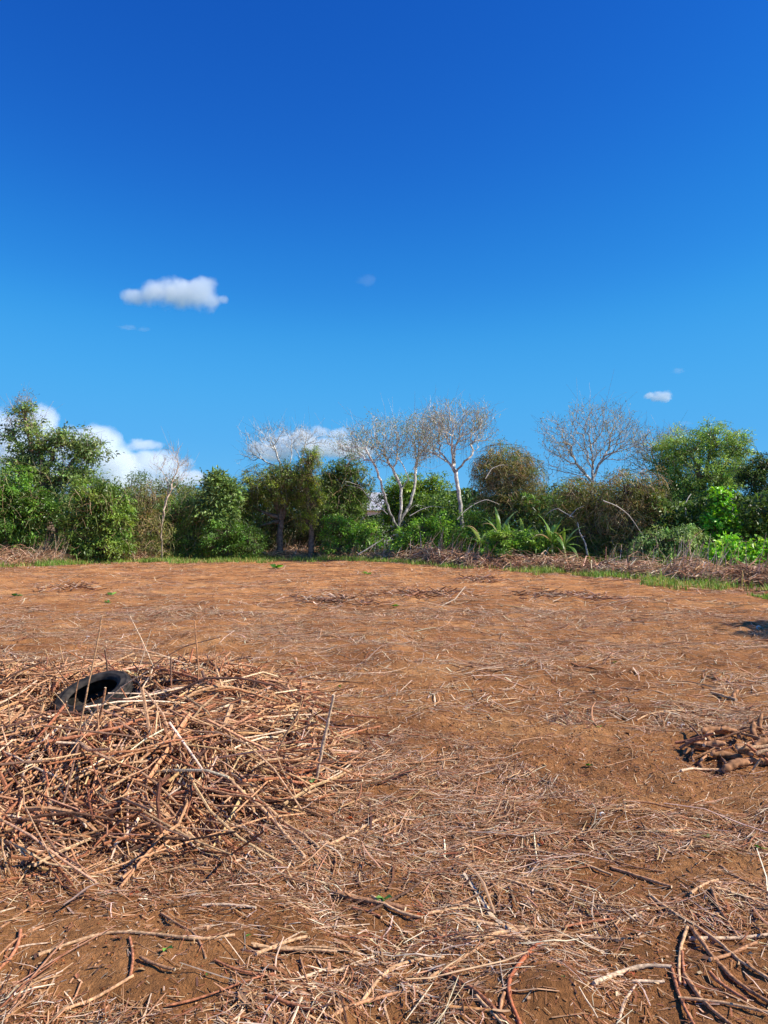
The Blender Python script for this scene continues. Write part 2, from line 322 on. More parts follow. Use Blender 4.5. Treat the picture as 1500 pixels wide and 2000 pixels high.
# small soil clods
ico = None
def clods(n, d0, d1, r0, r1, geo):
    x, y = wedge(n, d0, d1); r = rng.uniform(0, 1, n) ** 3 * (r1 - r0) + r0
    base = np.array([(0, 0, 1), (1, 0, 0), (0, 1, 0), (-1, 0, 0), (0, -1, 0), (0, 0, -1)], float)
    T = np.array([(0, 1, 2), (0, 2, 3), (0, 3, 4), (0, 4, 1), (5, 2, 1), (5, 3, 2), (5, 4, 3), (5, 1, 4)])
    a = rng.uniform(0, 6.28, n); ca, sa = np.cos(a), np.sin(a)
    V = base[None] * (r[:, None, None] * rng.uniform(.6, 1.3, (n, 6, 1)))
    Vx = V[..., 0] * ca[:, None] - V[..., 1] * sa[:, None]; Vy = V[..., 0] * sa[:, None] + V[..., 1] * ca[:, None]
    V = np.stack([Vx + x[:, None], Vy + y[:, None], V[..., 2] * .7 + (ground(x, y) + r * .25)[:, None]], -1).reshape(-1, 3)
    Tt = (np.arange(n) * 6)[:, None, None] + T[None]
    C = pick([(.30, .105, .034), (.2, .07, .024), (.24, .09, .03)], [3, 2, 1], n)
    geo.put(V, T=Tt.reshape(-1, 3), C=np.repeat(C, 6, axis=0))
g = Geo(); clods(16000, 2.1, 7, .0012, .009, g); clods(5000, 6, 20, .004, .016, g)
add('soil_clods', g.build('soil_clods', [M_root]), kind='stuff')

# ------------------------------------------------------------------ the heap of cut stalks: small stuff below, single stalks on top
def heap_points(n):
    x = rng.uniform(-5.6, .25, n); y = rng.uniform(3.3, 8.5, n); h = pile(x, y)
    k = (rng.uniform(0, 1, n) < np.clip(h / .12, 0, 1)) & (x > -.62 * y) & ~((((x + 2.32) / .36) ** 2 + ((y - 6.1) / .42) ** 2 < 1) & (rng.uniform(0, 1, n) < .85)); return x[k], y[k]
def heap(n, Lm, Rm, K, sides, geo, w, deep, tilt, mx=4):
    x, y = heap_points(n); n = len(x)
    L = np.clip(rng.lognormal(math.log(Lm), .5, n), Lm * .25, Lm * mx); R = np.clip(rng.lognormal(math.log(Rm), .35, n), Rm * .4, Rm * 2.2)
    a = (fbm(x * .9, y * .9, 57, 2) - .5) * 7 + rng.normal(0, .5, n)
    ti = rng.normal(0, tilt, n); s = np.linspace(-.5, .5, K)[None, :]
    bend = rng.normal(0, .08, n)[:, None] * L[:, None] * (1 - (2 * s) ** 2)
    ct = np.cos(ti)[:, None]
    px = x[:, None] + np.cos(a)[:, None] * s * L[:, None] * ct - np.sin(a)[:, None] * bend
    py = y[:, None] + np.sin(a)[:, None] * s * L[:, None] * ct + np.cos(a)[:, None] * bend
    dz = -rng.uniform(0, 1, n) ** 1.3 * deep
    zt = top(px.ravel(), py.ravel()).reshape(px.shape); zg = ground(px.ravel(), py.ravel()).reshape(px.shape)
    zm = top(x, y)[:, None]
    pz = .5 * zt + .5 * zm + dz[:, None] * np.clip(pile(x, y) / .3, 0, 1)[:, None] + s * L[:, None] * np.sin(ti)[:, None] + rng.normal(0, .05, n)[:, None] * L[:, None] * (1 - (2 * s) ** 2)
    pz = np.maximum(pz, zg + R[:, None])
    tz = 1.6 - (1369 - 1030) / 1500 * 6.2                     # nothing of the heap passes through the tyre's ring or lies over its open side
    hitt = np.any((((px + 2.31) / .33) ** 2 + ((py - 6.16) / .36) ** 2 < 1) & (pz > tz - .13), axis=1); ok = ~hitt | (rng.uniform(0, 1, n) < .03)
    px, py, pz, R, n = px[ok], py[ok], pz[ok], R[ok], int(ok.sum())
    C = pick([TAN, PALE, RED, DARK, GREY, OCH], w, n)
    R2 = R[:, None] * np.linspace(1.1, .75, K)[None, :]
    tubes(np.stack([px, py, pz], -1), R2, sides, C, caps=True, geo=geo, ccap=None)
g = Geo()
heap(12500, .30, .0047, 4, 5, g, [3.4, .8, 4.4, 2, .3, 5], .2, .24)
heap(5000, .13, .0042, 3, 4, g, [3.4, 1.2, 4, 1.8, .4, 4.6], .14, .3)
heap(5200, .58, .0061, 6, 6, g, [3.6, .8, 4.4, 1.8, .3, 5], .16, .17, 2.4)
heap(7000, .09, .0018, 3, 3, g, [4, 3, 3, 1, 1, 3], .12, .35)
x, y = heap_points(1500); n = len(x); a = rng.uniform(0, 6.28, n); Lf = rng.uniform(.02, .06, n)      # shrivelled leaves caught in the heap
leaves(g, np.stack([x, y, top(x, y) - rng.uniform(-.01, .06, n)], -1), np.stack([np.cos(a), np.sin(a), rng.normal(0, .4, n)], -1), rng.normal(0, .5, (n, 3)) + [0, 0, 1], Lf, Lf * .5, pick([(.30, .13, .06), (.42, .24, .11), (.2, .1, .05), (.34, .3, .1)], [3, 2, 2, .4], n))
x, y = heap_points(260); n = len(x); L_ = rng.uniform(.06, .26, n); dr = nrm(rng.normal(0, .55, (n, 3)) + [0, 0, .8]); sg = np.linspace(0, 1, 4)[None, :, None]      # thin twigs sticking up
p0 = np.stack([x, y, top(x, y) - .03], -1); tubes(p0[:, None] + dr[:, None] * (L_[:, None, None] + .04) * sg + rng.normal(0, .006, (n, 4, 3)) * sg, np.array([.004, .0036, .003, .0018])[None] * rng.uniform(.6, 1.5, (n, 1)), 5, pick([TAN, RED, DARK, OCH], [3, 3, 1, 3], n), geo=g)
add('stalk_pile_debris', g.build('stalk_pile_debris', [M_stalk]), kind='stuff')

def stalk_mesh(name, pts, r, color, sides=7, taper=.8, knots=True, pith=(.72, .55, .36), off=(0, 0, 0)):
    pts = np.asarray(pts, float); K0 = len(pts)
    seg = np.r_[0, np.cumsum(np.linalg.norm(np.diff(pts, axis=0), axis=1))]; L = seg[-1]
    K = int(np.clip(L / .035, 5, 26)); s = np.linspace(0, L, K)
    # smooth interpolation of the control points
    if K0 > 2:
        tt = s; Q = np.stack([np.interp(tt, seg, pts[:, c]) for c in range(3)], -1)
        for _ in range(3): Q[1:-1] = .25 * Q[:-2] + .5 * Q[1:-1] + .25 * Q[2:]
    else: Q = np.stack([np.interp(s, seg, pts[:, c]) for c in range(3)], -1)
    jit = rng.normal(0, r * .11, (K, 3)); jit[[0, -1]] = 0; Q = Q + jit
    R = r * np.linspace(1, taper, K)
    if knots: R = R * (1 + .16 * (rng.uniform(0, 1, K) > .6)) * rng.uniform(.93, 1.07, K)
    g = Geo(); tubes(Q[None], R[None], sides, np.array([color]), caps=True, geo=g, m=0, mcap=1, ccap=pith)
    if knots and L > .25 and r > .006:            # stubs where side shoots broke off
        for _ in range(int(rng.integers(0, 3))):
            k = int(rng.integers(1, K - 1)); dirv = nrm(rng.normal(0, 1, 3) + np.array([0, 0, .3])); l = rng.uniform(1.2, 3.0) * r
            tubes(np.stack([Q[k], Q[k] + dirv * (r + l)])[None], np.array([[r * .5, r * .32]]), 5, np.array([color]), caps=True, geo=g, mcap=1, ccap=pith)
    return g.build(name, [M_stalk, M_pith], off, smooth=True)
def colr(c, v=.12): return tuple(np.clip(np.array(c) * (1 + random.gauss(0, v)), .01, .85))
BROWN, REDB, LTAN, WHT, GRB = (.43, .22, .11), (.40, .16, .08), (.56, .34, .18), (.64, .46, .30), (.18, .10, .065)
PG = 'cut stalks heaped in the pile on the left'
x, y = heap_points(900); sel = 0
for k in range(len(x)):
    if sel >= 165: break
    X0, Y0 = x[k], y[k]
    if (X0 + 2.35) ** 2 + (Y0 - 6.15) ** 2 < .16: continue
    L = float(np.clip(random.lognormvariate(math.log(.72), .35), .35, 1.4)); r = random.uniform(.0050, .0092) * (1.25 if random.random() < .2 else 1)
    a = float((fbm(X0 * .9, Y0 * .9, 57, 2) - .5) * 7) + random.gauss(0, .8); ti = random.gauss(.04, .14)
    s = np.linspace(-.5, .5, 5); bend = random.gauss(0, .07) * L * (1 - (2 * s) ** 2)
    px = X0 + math.cos(a) * s * L - math.sin(a) * bend; py = Y0 + math.sin(a) * s * L + math.cos(a) * bend
    pz = .4 * top(px, py) + .6 * float(top(X0, Y0)) + random.uniform(-.02, .035) + s * L * math.sin(ti)
    pz = np.maximum(pz, ground(px, py) + r)
    c = colr(random.choice([BROWN, REDB, LTAN, (.48, .25, .125), BROWN, (.42, .21, .10), (.46, .24, .12), BROWN, GRB] + ([WHT] if random.random() < .4 else [])))
    p0 = (float(X0), float(Y0), float(top(X0, Y0)))
    if np.any(((px + 2.3) / .4) ** 2 + ((py - 5.85) / .68) ** 2 < 1): continue
    add('stalk', stalk_mesh('stalk', np.stack([px, py, pz], -1), r, c, sides=6, off=p0), None, p0,
        label='dry cut stalk lying in the tangled heap around the tyre', category='stalk', group=PG)
    sel += 1

# hand placed stalks: points in picture columns and rows, traced on to the soil or heap; 'u' = standing from the first point
HP = [
 ('g', [(75,1868),(135,1845),(210,1823),(300,1828),(400,1840),(458,1830)], .0085, LTAN, 'long gently arched tan stalk on bare soil at lower left, above the green leaf'),
 ('g', [(315,1788),(360,1815),(390,1840),(402,1875)], .007, BROWN, 'bent brown stalk crossing the long arched tan stalk at lower left'),
 ('g', [(395,1771),(445,1768),(500,1776)], .008, WHT, 'bleached flat white stem below the heap, left of centre'),
 ('g', [(0,1815),(70,1768)], .006, BROWN, 'thin straight brown stick at the left picture edge below the heap'),
 ('g', [(253,1835),(263,1880),(253,1915)], .008, REDB, 'short reddish stick pointing at the camera below the arched tan stalk'),
 ('g', [(0,1785),(30,1775)], .005, WHT, 'short pale stick cut off by the left picture edge'),
 ('g', [(8,1860),(60,1845),(100,1843)], .0045, WHT, 'thin bleached straw on bare soil at far lower left'),
 ('g', [(655,1749),(720,1768),(792,1782)], .017, BROWN, 'thickest brown stalk with a cut white end, beside a green leaf cluster'),
 ('g', [(690,1777),(745,1796)], .008, REDB, 'short reddish stalk just below the thick stalk with white end'),
 ('g', [(500,1868),(560,1843),(600,1832)], .0095, LTAN, 'tan stalk on bare soil left of the thin pale forked straw'),
 ('g', [(555,1840),(590,1817),(650,1813),(722,1808)], .0045, WHT, 'thin pale wavy straw lying across bare soil, bottom centre left'),
 ('g', [(707,1963),(735,1920),(780,1885),(868,1873)], .009, LTAN, 'bow shaped orange-tan stalk on soil at bottom centre'),
 ('g', [(733,1958),(768,1947),(802,1940)], .006, WHT, 'short pale straw right beneath the bow shaped stalk'),
 ('g', [(630,1915),(680,1890),(740,1868)], .0055, WHT, 'pale split straw left of the bow shaped stalk'),
 ('g', [(565,1922),(600,1910),(640,1895)], .007, WHT, 'frayed white fibre stalk at bottom left of centre'),
 ('g', [(865,1903),(920,1935),(960,1975),(1000,2012)], .011, REDB, 'dark reddish stalk running down to the bottom edge near the soil mound'),
 ('g', [(905,1800),(950,1810),(1000,1815),(1050,1818)], .012, LTAN, 'stout tan stalk above the bare soil mound, left end'),
 ('g', [(935,1838),(970,1827),(1000,1821),(1080,1819),(1095,1822)], .011, LTAN, 'thick pale tan stalk curving over the bare soil mound'),
 ('g', [(835,1787),(900,1777),(950,1757),(1005,1726)], .008, LTAN, 'slender stalk rising to the right from the thick stalk with white end'),
 ('g', [(1055,1846),(1018,1883),(992,1920),(992,1955),(1018,2012)], .0105, (.40, .13, .06), 'curved orange-red stalk hugging the left side of the bare soil mound'),
 ('g', [(955,1880),(963,1900),(985,1942)], .0045, GREY, 'thin grey twig ending at the curved orange-red stalk'),
 ('g', [(976,1877),(979,1905),(984,1930)], .004, GREY, 'second thin grey twig, nearest the curved orange-red stalk'),
 ('g', [(985,1942),(980,1962),(966,1976),(985,2008)], .008, BROWN, 'forked brown stub beneath the curved orange-red stalk'),
 ('g', [(878,1972),(920,1976),(962,1982)], .009, (.55, .27, .1), 'short orange-yellow stalk at the bottom edge left of the red curved one'),
 ('g', [(930,1950),(950,1972),(982,2005)], .008, LTAN, 'pale stalk leaning across the short orange-yellow one at the bottom edge'),
 ('g', [(1000,1662),(1060,1665),(1115,1680),(1195,1712)], .008, LTAN, 'long tan stalk running down right of centre above a dead leaf'),
 ('g', [(1195,1698),(1245,1715),(1312,1736)], .0095, BROWN, 'brown stalk lying parallel to the rows, lower right of centre'),
 ('g', [(1268,1752),(1310,1785),(1345,1805),(1390,1835),(1440,1880),(1512,1922)], .0095, LTAN, 'longest knotted stalk slanting to the right edge, upper of two'),
 ('g', [(1350,1818),(1400,1885),(1440,1925),(1515,1973)], .0105, BROWN, 'thick red-brown stalk slanting to the lower right corner, below its twin'),
 ('g', [(1085,1830),(1160,1837),(1242,1838),(1262,1832)], .008, LTAN, 'nearly level tan stalk right of the bare soil mound'),
 ('g', [(1160,1927),(1210,1905),(1250,1891),(1312,1894)], .0115, WHT, 'pale peeled bent stalk beside the orange dead leaf at lower right'),
 ('g', [(1235,1921),(1298,1921)], .008, WHT, 'bleached straight stem touching the orange dead leaf at lower right'),
 ('g', [(1346,1838),(1410,1839),(1460,1835),(1512,1828)], .0095, WHT, 'pale barkless stalk running level off the right edge'),
 ('g', [(1390,1738),(1405,1785),(1430,1815),(1442,1836)], .009, BROWN, 'brown stalk casting a wide shadow to its left near the right edge'),
 ('g', [(1395,1738),(1450,1750),(1512,1780)], .009, LTAN, 'tan stalk forming a corner with the shadow casting brown one'),
 ('g', [(1405,1693),(1440,1718),(1512,1752)], .007, BROWN, 'thin stalk slanting off the right edge above the corner pair'),
 ('g', [(1342,1815),(1325,1870),(1328,1926)], .008, LTAN, 'left leg of the wishbone shaped stalk at lower right'),
 ('g', [(1332,1862),(1338,1926)], .007, REDB, 'right leg of the wishbone shaped stalk at lower right'),
 ('g', [(1336,1908),(1370,1958),(1400,1990),(1435,2014)], .0095, BROWN, 'stalk running from the wishbone stalk down to the bottom edge'),
 ('g', [(1312,1898),(1330,1960),(1358,2010)], .008, REDB, 'reddish stalk left of the one below the wishbone, at the bottom edge'),
 ('g', [(1350,1748),(1402,1722)], .0095, LTAN, 'short cut tan stalk resting on the corner pair at right'),
 ('g', [(1360,1788),(1395,1805),(1425,1813)], .009, REDB, 'short reddish stalk between the corner pair and the pale barkless stalk'),
 ('g', [(1204,1808),(1235,1795),(1267,1777)], .006, WHT, 'thin white straw right of centre pointing up to the right'),
 ('g', [(1165,1765),(1195,1800),(1212,1825)], .006, BROWN, 'thin brown twig crossing the thin white straw'),
 ('g', [(1073,1708),(1120,1714),(1160,1735),(1182,1752)], .006, REDB, 'thin reddish twig above the twig clump, lower right of centre'),
 ('g', [(1298,1632),(1350,1640),(1412,1658)], .006, BROWN, 'thin brown stalk left of the bright green seedling at right'),
 ('g', [(1402,1632),(1450,1637),(1512,1646)], .005, WHT, 'thin pale stalk above the bright green seedling at right'),
 ('g', [(885,1633),(940,1623),(1002,1617)], .0055, LTAN, 'thin tan stalk alone on bare soil right of the heap'),
 ('g', [(640,1492),(700,1491),(750,1494),(830,1491),(905,1481)], .0095, BROWN, 'long level stalk sticking out of the right end of the heap'),
 ('g', [(1211,1345),(1250,1349),(1295,1355)], .007, LTAN, 'pale level stalk on the open soil, middle right'),
 ('g', [(1244,1408),(1285,1392),(1332,1390)], .008, LTAN, 'pale bent stalk between the white shells and the root heap'),
 ('g', [(1388,1355),(1410,1361),(1438,1370)], .018, LTAN, 'short thick stalk attached beside the lone upright root'),
 ('g', [(925,1376),(960,1369),(1012,1365)], .008, LTAN, 'pale stalk lying level in the middle of the field'),
 ('g', [(1370,1506),(1400,1508),(1432,1507)], .014, LTAN, 'cut jointed stalk lying in front of the root heap'),
 ('g', [(1330,1508),(1372,1506)], .011, WHT, 'pale stalk piece at the front left of the root heap'),
 ('g', [(640,1656),(700,1625),(735,1605),(777,1592)], .0105, LTAN, 'tan stalk with white end poking out of the heap to the right'),
 ('g', [(430,1515),(470,1548),(520,1590),(562,1640),(595,1678)], .013, LTAN, 'thick pale stalk running down the front of the heap, left of two'),
 ('g', [(448,1512),(500,1560),(560,1615),(622,1660)], .012, LTAN, 'thick pale stalk running down the front of the heap, right of two'),
 ('g', [(0,1470),(70,1505),(140,1543)], .009, WHT, 'long pale stalk at the left edge slanting down across the heap'),
 ('g', [(95,1452),(170,1440),(235,1425),(292,1407)], .0135, REDB, 'dark reddish stalk lying just in front of the tyre'),
 ('g', [(110,1453),(165,1456)], .01, WHT, 'short pale stub in front of the dark reddish stalk by the tyre'),
 ('g', [(300,1385),(350,1395),(420,1420),(465,1422)], .010, BROWN, 'brown stalk over the top of the heap right of the tyre'),
 ('g', [(225,1317),(300,1308),(350,1318),(430,1345),(505,1375)], .014, REDB, 'thick reddish stalk along the back crest of the heap'),
 ('g', [(60,1555),(130,1535),(200,1500),(290,1490)], .010, LTAN, 'tan stalk lying level across the middle of the heap'),
 ('g', [(20,1650),(90,1600),(160,1560)], .011, REDB, 'red-brown stalk rising to the right at the lower left of the heap'),
 ('g', [(400,1690),(470,1660),(545,1673)], .009, BROWN, 'brown stalk at the very front foot of the heap'),
 ('u', [(618,1512),(634,1440),(652,1357)], .0155, WHT, 'thick peeled stalk standing upright at the right end of the heap'),
 ('u', [(533,1475),(560,1430),(585,1390),(590,1360)], .008, LTAN, 'slender tan stalk leaning right near the upright peeled one'),
 ('u', [(150,1440),(170,1350),(192,1248),(199,1203)], .007, LTAN, 'tallest thin stalk standing in front of the tyre'),
 ('u', [(140,1410),(150,1340),(172,1262)], .006, BROWN, 'thin brown stalk standing left of the tallest one before the tyre'),
 ('u', [(305,1308),(275,1245),(252,1200)], .006, WHT, 'thin pale stalk leaning left on the heap crest, one of a crossed pair'),
 ('u', [(268,1310),(283,1270),(295,1230)], .005, WHT, 'shorter thin pale stalk crossing the left leaning one on the crest'),
 ('u', [(388,1330),(386,1275),(380,1213)], .008, BROWN, 'upright knotted twig at the right of the heap crest'),
 ('u', [(275,1315),(310,1290),(360,1262),(430,1244)], .007, GRB, 'dark bent branch reaching out right from the heap crest'),
 ('u', [(212,1330),(209,1295),(205,1268)], .011, GRB, 'short dark stump standing behind the tyre'),
 ('u', [(335,1335),(334,1310),(334,1283)], .010, GRB, 'short grey-brown stump on the crest between the crossed pair and the knotted twig'),
 ('u', [(128,1302),(122,1285),(117,1262)], .008, LTAN, 'short pale stub standing left on the back of the heap'),
 ('u', [(103,1303),(98,1290),(86,1266)], .008, LTAN, 'leftmost short pale stub on the back of the heap'),
 ('u', [(150,1345),(120,1320),(102,1292)], .007, GRB, 'dark thin stick leaning left behind the tyre'),
 ('u', [(190,1412),(200,1380),(206,1343)], .011, BROWN, 'thick brown stalk standing inside the front of the tyre'),
 ('u', [(262,1388),(250,1365),(235,1342)], .009, REDB, 'reddish stalk leaning over the right rim of the tyre'),
 ('u', [(150,1420),(195,1380),(245,1335),(290,1312)], .006, WHT, 'thin pale stalk slanting across the tyre opening'),
 ('u', [(97,1398),(130,1370)], .009, LTAN, 'short tan stalk leaning on the left side of the tyre'),
 ('g', [(1290,1330),(1345,1332),(1400,1345),(1425,1348)], .008, LTAN, 'thin bowed stalk lying behind the lone upright root'),
 ('u', [(1383,1465),(1368,1425),(1350,1395)], .004, LTAN, 'thin wiry stem rising from the left of the root heap'),
]
n_hp = 0
for mode, pp, r, c, lab in HP:
    r *= .76 if min(q_[1] for q_ in pp) > 1700 else (.8 if mode == 'g' else .72)
    if mode == 'g':
        pts = []
        for (u, v) in pp:
            h = hit(u, v); h[2] += r * .9; pts.append(h)
        pts = np.array(pts)
        # do not sink between the traced points
        mid = .5 * (pts[:-1] + pts[1:]); mid[:, 2] = np.maximum(mid[:, 2], top(mid[:, 0], mid[:, 1]) + r)
        full = np.empty((len(pts) * 2 - 1, 3)); full[0::2] = pts; full[1::2] = mid; pts = full
    else:
        b0 = hit(*pp[0]); pts = [b0 + np.array([0, 0, -.03])]
        for k, (u, v) in enumerate(pp[1:]): pts.append(P(u, v, b0[1] + .04 * (k + 1) * (1 if 'crest' in lab else -.5)))
        pts = np.array(pts)
    add('stalk', stalk_mesh('stalk', pts, r, colr(c, .06), sides=8, off=pts[0]), None, tuple(pts[0]), label=lab, category='stalk')
    n_hp += 1
# loose stalks near the camera that nothing tells apart
k = 0
while k < 36:
    u = random.uniform(560, 1500) if random.random() < .75 else random.uniform(0, 560); v = random.uniform(1560, 1990)
    h = hit(u, v, ground)
    if pile(h[0], h[1]) > .03 or ((h[0] - .52) / .24) ** 2 + ((h[1] - 2.62) / .27) ** 2 < 1.3: continue
    L = random.uniform(.12, .42); r = random.uniform(.0035, .0075); a = random.gauss(-.25, .7)
    s = np.linspace(-.5, .5, 5); be = random.gauss(0, .1) * L * (1 - (2 * s) ** 2)
    px = h[0] + math.cos(a) * s * L - math.sin(a) * be; py = h[1] + math.sin(a) * s * L + math.cos(a) * be
    pz = ground(px, py) + r + random.uniform(0, .01)
    add('stalk', stalk_mesh('stalk', np.stack([px, py, pz], -1), r, colr(random.choice([LTAN, BROWN, REDB, GRB, (.48, .27, .14)])), sides=6, off=h), None, tuple(h),
        label='small dry stick lying loose among straw on the near soil', category='stalk', group='loose sticks on the near soil'); k += 1

# ------------------------------------------------------------------ tyre on the heap
def lathe(name, prof, n, mat_, closed=False):
    prof = np.array(prof); th = np.linspace(0, 2 * math.pi, n, endpoint=False)
    V = np.stack([prof[None, :, 0] * np.cos(th)[:, None], prof[None, :, 0] * np.sin(th)[:, None], np.broadcast_to(prof[None, :, 1], (n, len(prof)))], -1)
    m = len(prof); i, j = np.meshgrid(np.arange(n), np.arange(m if closed else m - 1), indexing='ij'); i2 = (i + 1) % n; j2 = (j + 1) % m
    q = np.stack([i * m + j, i2 * m + j, i2 * m + j2, i * m + j2], -1).reshape(-1, 4)
    me = mesh(name, V.reshape(-1, 3), q, None, None, [mat_], smooth=True); return me
tc_ = P(186, 1367, 6.2); tyre = thing('car_tyre', 'worn black car tyre half sunk in the heap of cut stalks', 'tyre', (tc_[0], tc_[1], tc_[2]))
tyre.rotation_euler = Euler((math.radians(19), math.radians(-13), 0), 'XYZ')
w2 = .093
tread = [(.302, -w2 * .82), (.309, -w2 * .55), (.303, -w2 * .53), (.303, -w2 * .45), (.311, -w2 * .43), (.312, -.005), (.305, -.004), (.305, .004), (.312, .005), (.311, w2 * .43), (.303, w2 * .45), (.303, w2 * .53), (.309, w2 * .55), (.302, w2 * .82), (.29, w2 * .8), (.296, 0), (.29, -w2 * .8)]
add('tread', lathe('tread', tread, 96, M_rubber, True), tyre)
for sg in (1, -1):
    sw = [(.3025, .82 * w2), (.296, .95 * w2), (.285, 1.0 * w2), (.281, 1.03 * w2), (.277, 1.0 * w2), (.262, 1.04 * w2), (.24, 1.05 * w2), (.236, 1.08 * w2), (.232, 1.05 * w2), (.213, .98 * w2), (.203, .9 * w2), (.199, .78 * w2), (.195, .74 * w2), (.196, .66 * w2), (.205, .68 * w2), (.225, .88 * w2), (.25, .93 * w2), (.28, .86 * w2), (.291, .78 * w2)]
    sw = [(r_, z_ * sg) for r_, z_ in sw]
    if sg < 0: sw = sw[::-1]
    add('sidewall', lathe('sidewall', sw, 96, M_rubber, True), tyre)

# ------------------------------------------------------------------ cassava roots
def root_mesh(L, r, bend, off_seed, col):
    K = 16; s = np.linspace(0, 1, K)
    prof = np.interp(s, [0, .06, .15, .45, .8, .94, 1], [.5, .8, .95, 1.0, .9, .66, .34]) * r * (1 + .1 * np.sin(s * 23 + off_seed) + rng.normal(0, .035, K))
    pts = np.stack([(s - .5) * L, bend * L * np.sin(s * math.pi) , .05 * L * np.sin(s * 5 + off_seed)], -1)
    g = Geo(); tubes(pts[None], prof[None], 12, np.array([col]), caps=True, geo=g, m=0, mcap=1, ccap=(.5, .34, .2))
    for _ in range(2):
        k = int(rng.integers(2, K - 2)); dv = nrm(rng.normal(0, 1, 3)); tubes(np.stack([pts[k], pts[k] + dv * (prof[k] + .02), pts[k] + dv * (prof[k] + .045) + rng.normal(0, .01, 3)])[None], np.array([[.004, .003, .001]]), 4, np.array([col]), geo=g)
    return g.build('root', [M_root, M_pith], smooth=True)
RC = (.33, .165, .08)
roots = [ # u, v, lift, length, radius, yaw, pitch(deg), label
 (1398,1433,.03,.26,.033,5,4,'thick tan root lying level at the back left of the root heap'),
 (1432,1437,.06,.20,.024,-8,-6,'slender root behind the shadowed middle of the root heap'),
 (1352,1462,.01,.20,.026,28,24,'hook shaped root at the far left of the root heap'),
 (1385,1466,.05,.26,.034,-12,3,'fat double ended root in the left front of the root heap'),
 (1390,1452,.09,.16,.024,60,12,'short root standing end-on above the fat double one'),
 (1438,1500,.015,.26,.036,20,6,'largest pinkish root lying at the front of the root heap'),
 (1371,1492,.0,.13,.02,75,12,'small loose root in front left of the root heap'),
 (1455,1478,.04,.16,.028,-75,10,'root seen end-on inside the shadow of the root heap'),
 (1448,1447,.08,.16,.022,50,10,'short orange root upper middle of the root heap'),
 (1478,1440,.06,.22,.028,80,35,'upright leaning root on the right crest of the root heap'),
 (1494,1428,.06,.24,.022,85,55,'steep root poking up at the right picture edge'),
 (1462,1428,.04,.26,.018,-35,8,'thin root running down from the back right of the root heap'),
 (1500,1465,.06,.26,.03,10,8,'root at the right picture edge with a pale flank'),
 (1420,1480,.02,.24,.032,-5,0,'dark shaded root under the middle of the root heap'),
 (1462,1466,.03,.24,.034,15,0,'shaded root right of the middle in the root heap'),
 (1488,1490,.0,.24,.03,-15,0,'low shaded root at the right edge of the root heap'),
 (1441,1360,.015,.2,.024,60,24,'lone curved root standing up behind the root heap'),
 (1428,1330+97,.0,.12,.018,10,5,'small root end behind the root heap'),
]
for k, (u, v, lf, L, r, yw, pt, lab) in enumerate(roots):
    L *= .86; r *= .82
    h = hit(u, v + 6, ground)
    o = add('cassava_root', root_mesh(L, r, .12 + .1 * math.sin(k * 2.1), k, colr(RC, .12)), None, (h[0], h[1], h[2] + r + lf * .6), label=lab, category='root')
    o.rotation_euler = Euler((random.uniform(-.3, .3), math.radians(-pt), math.radians(yw)), 'XYZ')
for k, (p, r, lab) in enumerate([([(1440,1462),(1512,1458)], .017, 'thick pale cut stalk across the top right of the root heap'), ([(1478,1472),(1512,1462)], .015, 'cut orange stalk just under the pale one on the root heap'), ([(1470,1505),(1486,1482)], .008, 'pale forked twig leaning on the front of the root heap')]):
    pts = np.array([P(u, v, 5.35 - .1 * k) for u, v in p]); add('stalk', stalk_mesh('stalk', pts, r, colr(LTAN, .05), off=pts[0]), None, tuple(pts[0]), label=lab, category='stalk')

k = 0
while k < 34:            # stem ends and side roots tangled between the big roots
    u, v = random.uniform(1345, 1515), random.gauss(1470, 20); h = hit(u, v, ground); L = random.uniform(.1, .3); a = random.gauss(.2, .9); ti = random.gauss(.15, .3); lift_ = random.uniform(.01, .1)
    sg = np.linspace(-.5, .5, 5); be = random.gauss(0, .14) * L * (1 - (2 * sg) ** 2)
    pts = np.stack([h[0] + math.cos(a) * sg * L, h[1] + math.sin(a) * sg * L + be, np.maximum(h[2] + lift_ + math.sin(ti) * sg * L, h[2] + .006)], -1)
    add('stalk', stalk_mesh('stalk', pts, random.uniform(.004, .012), colr(random.choice([BROWN, REDB, GRB, RC, RC])), sides=6, off=h), None, tuple(h), label='small brown stem or side root tangled into the root heap', category='stalk', group='stems tangled in the root heap'); k += 1
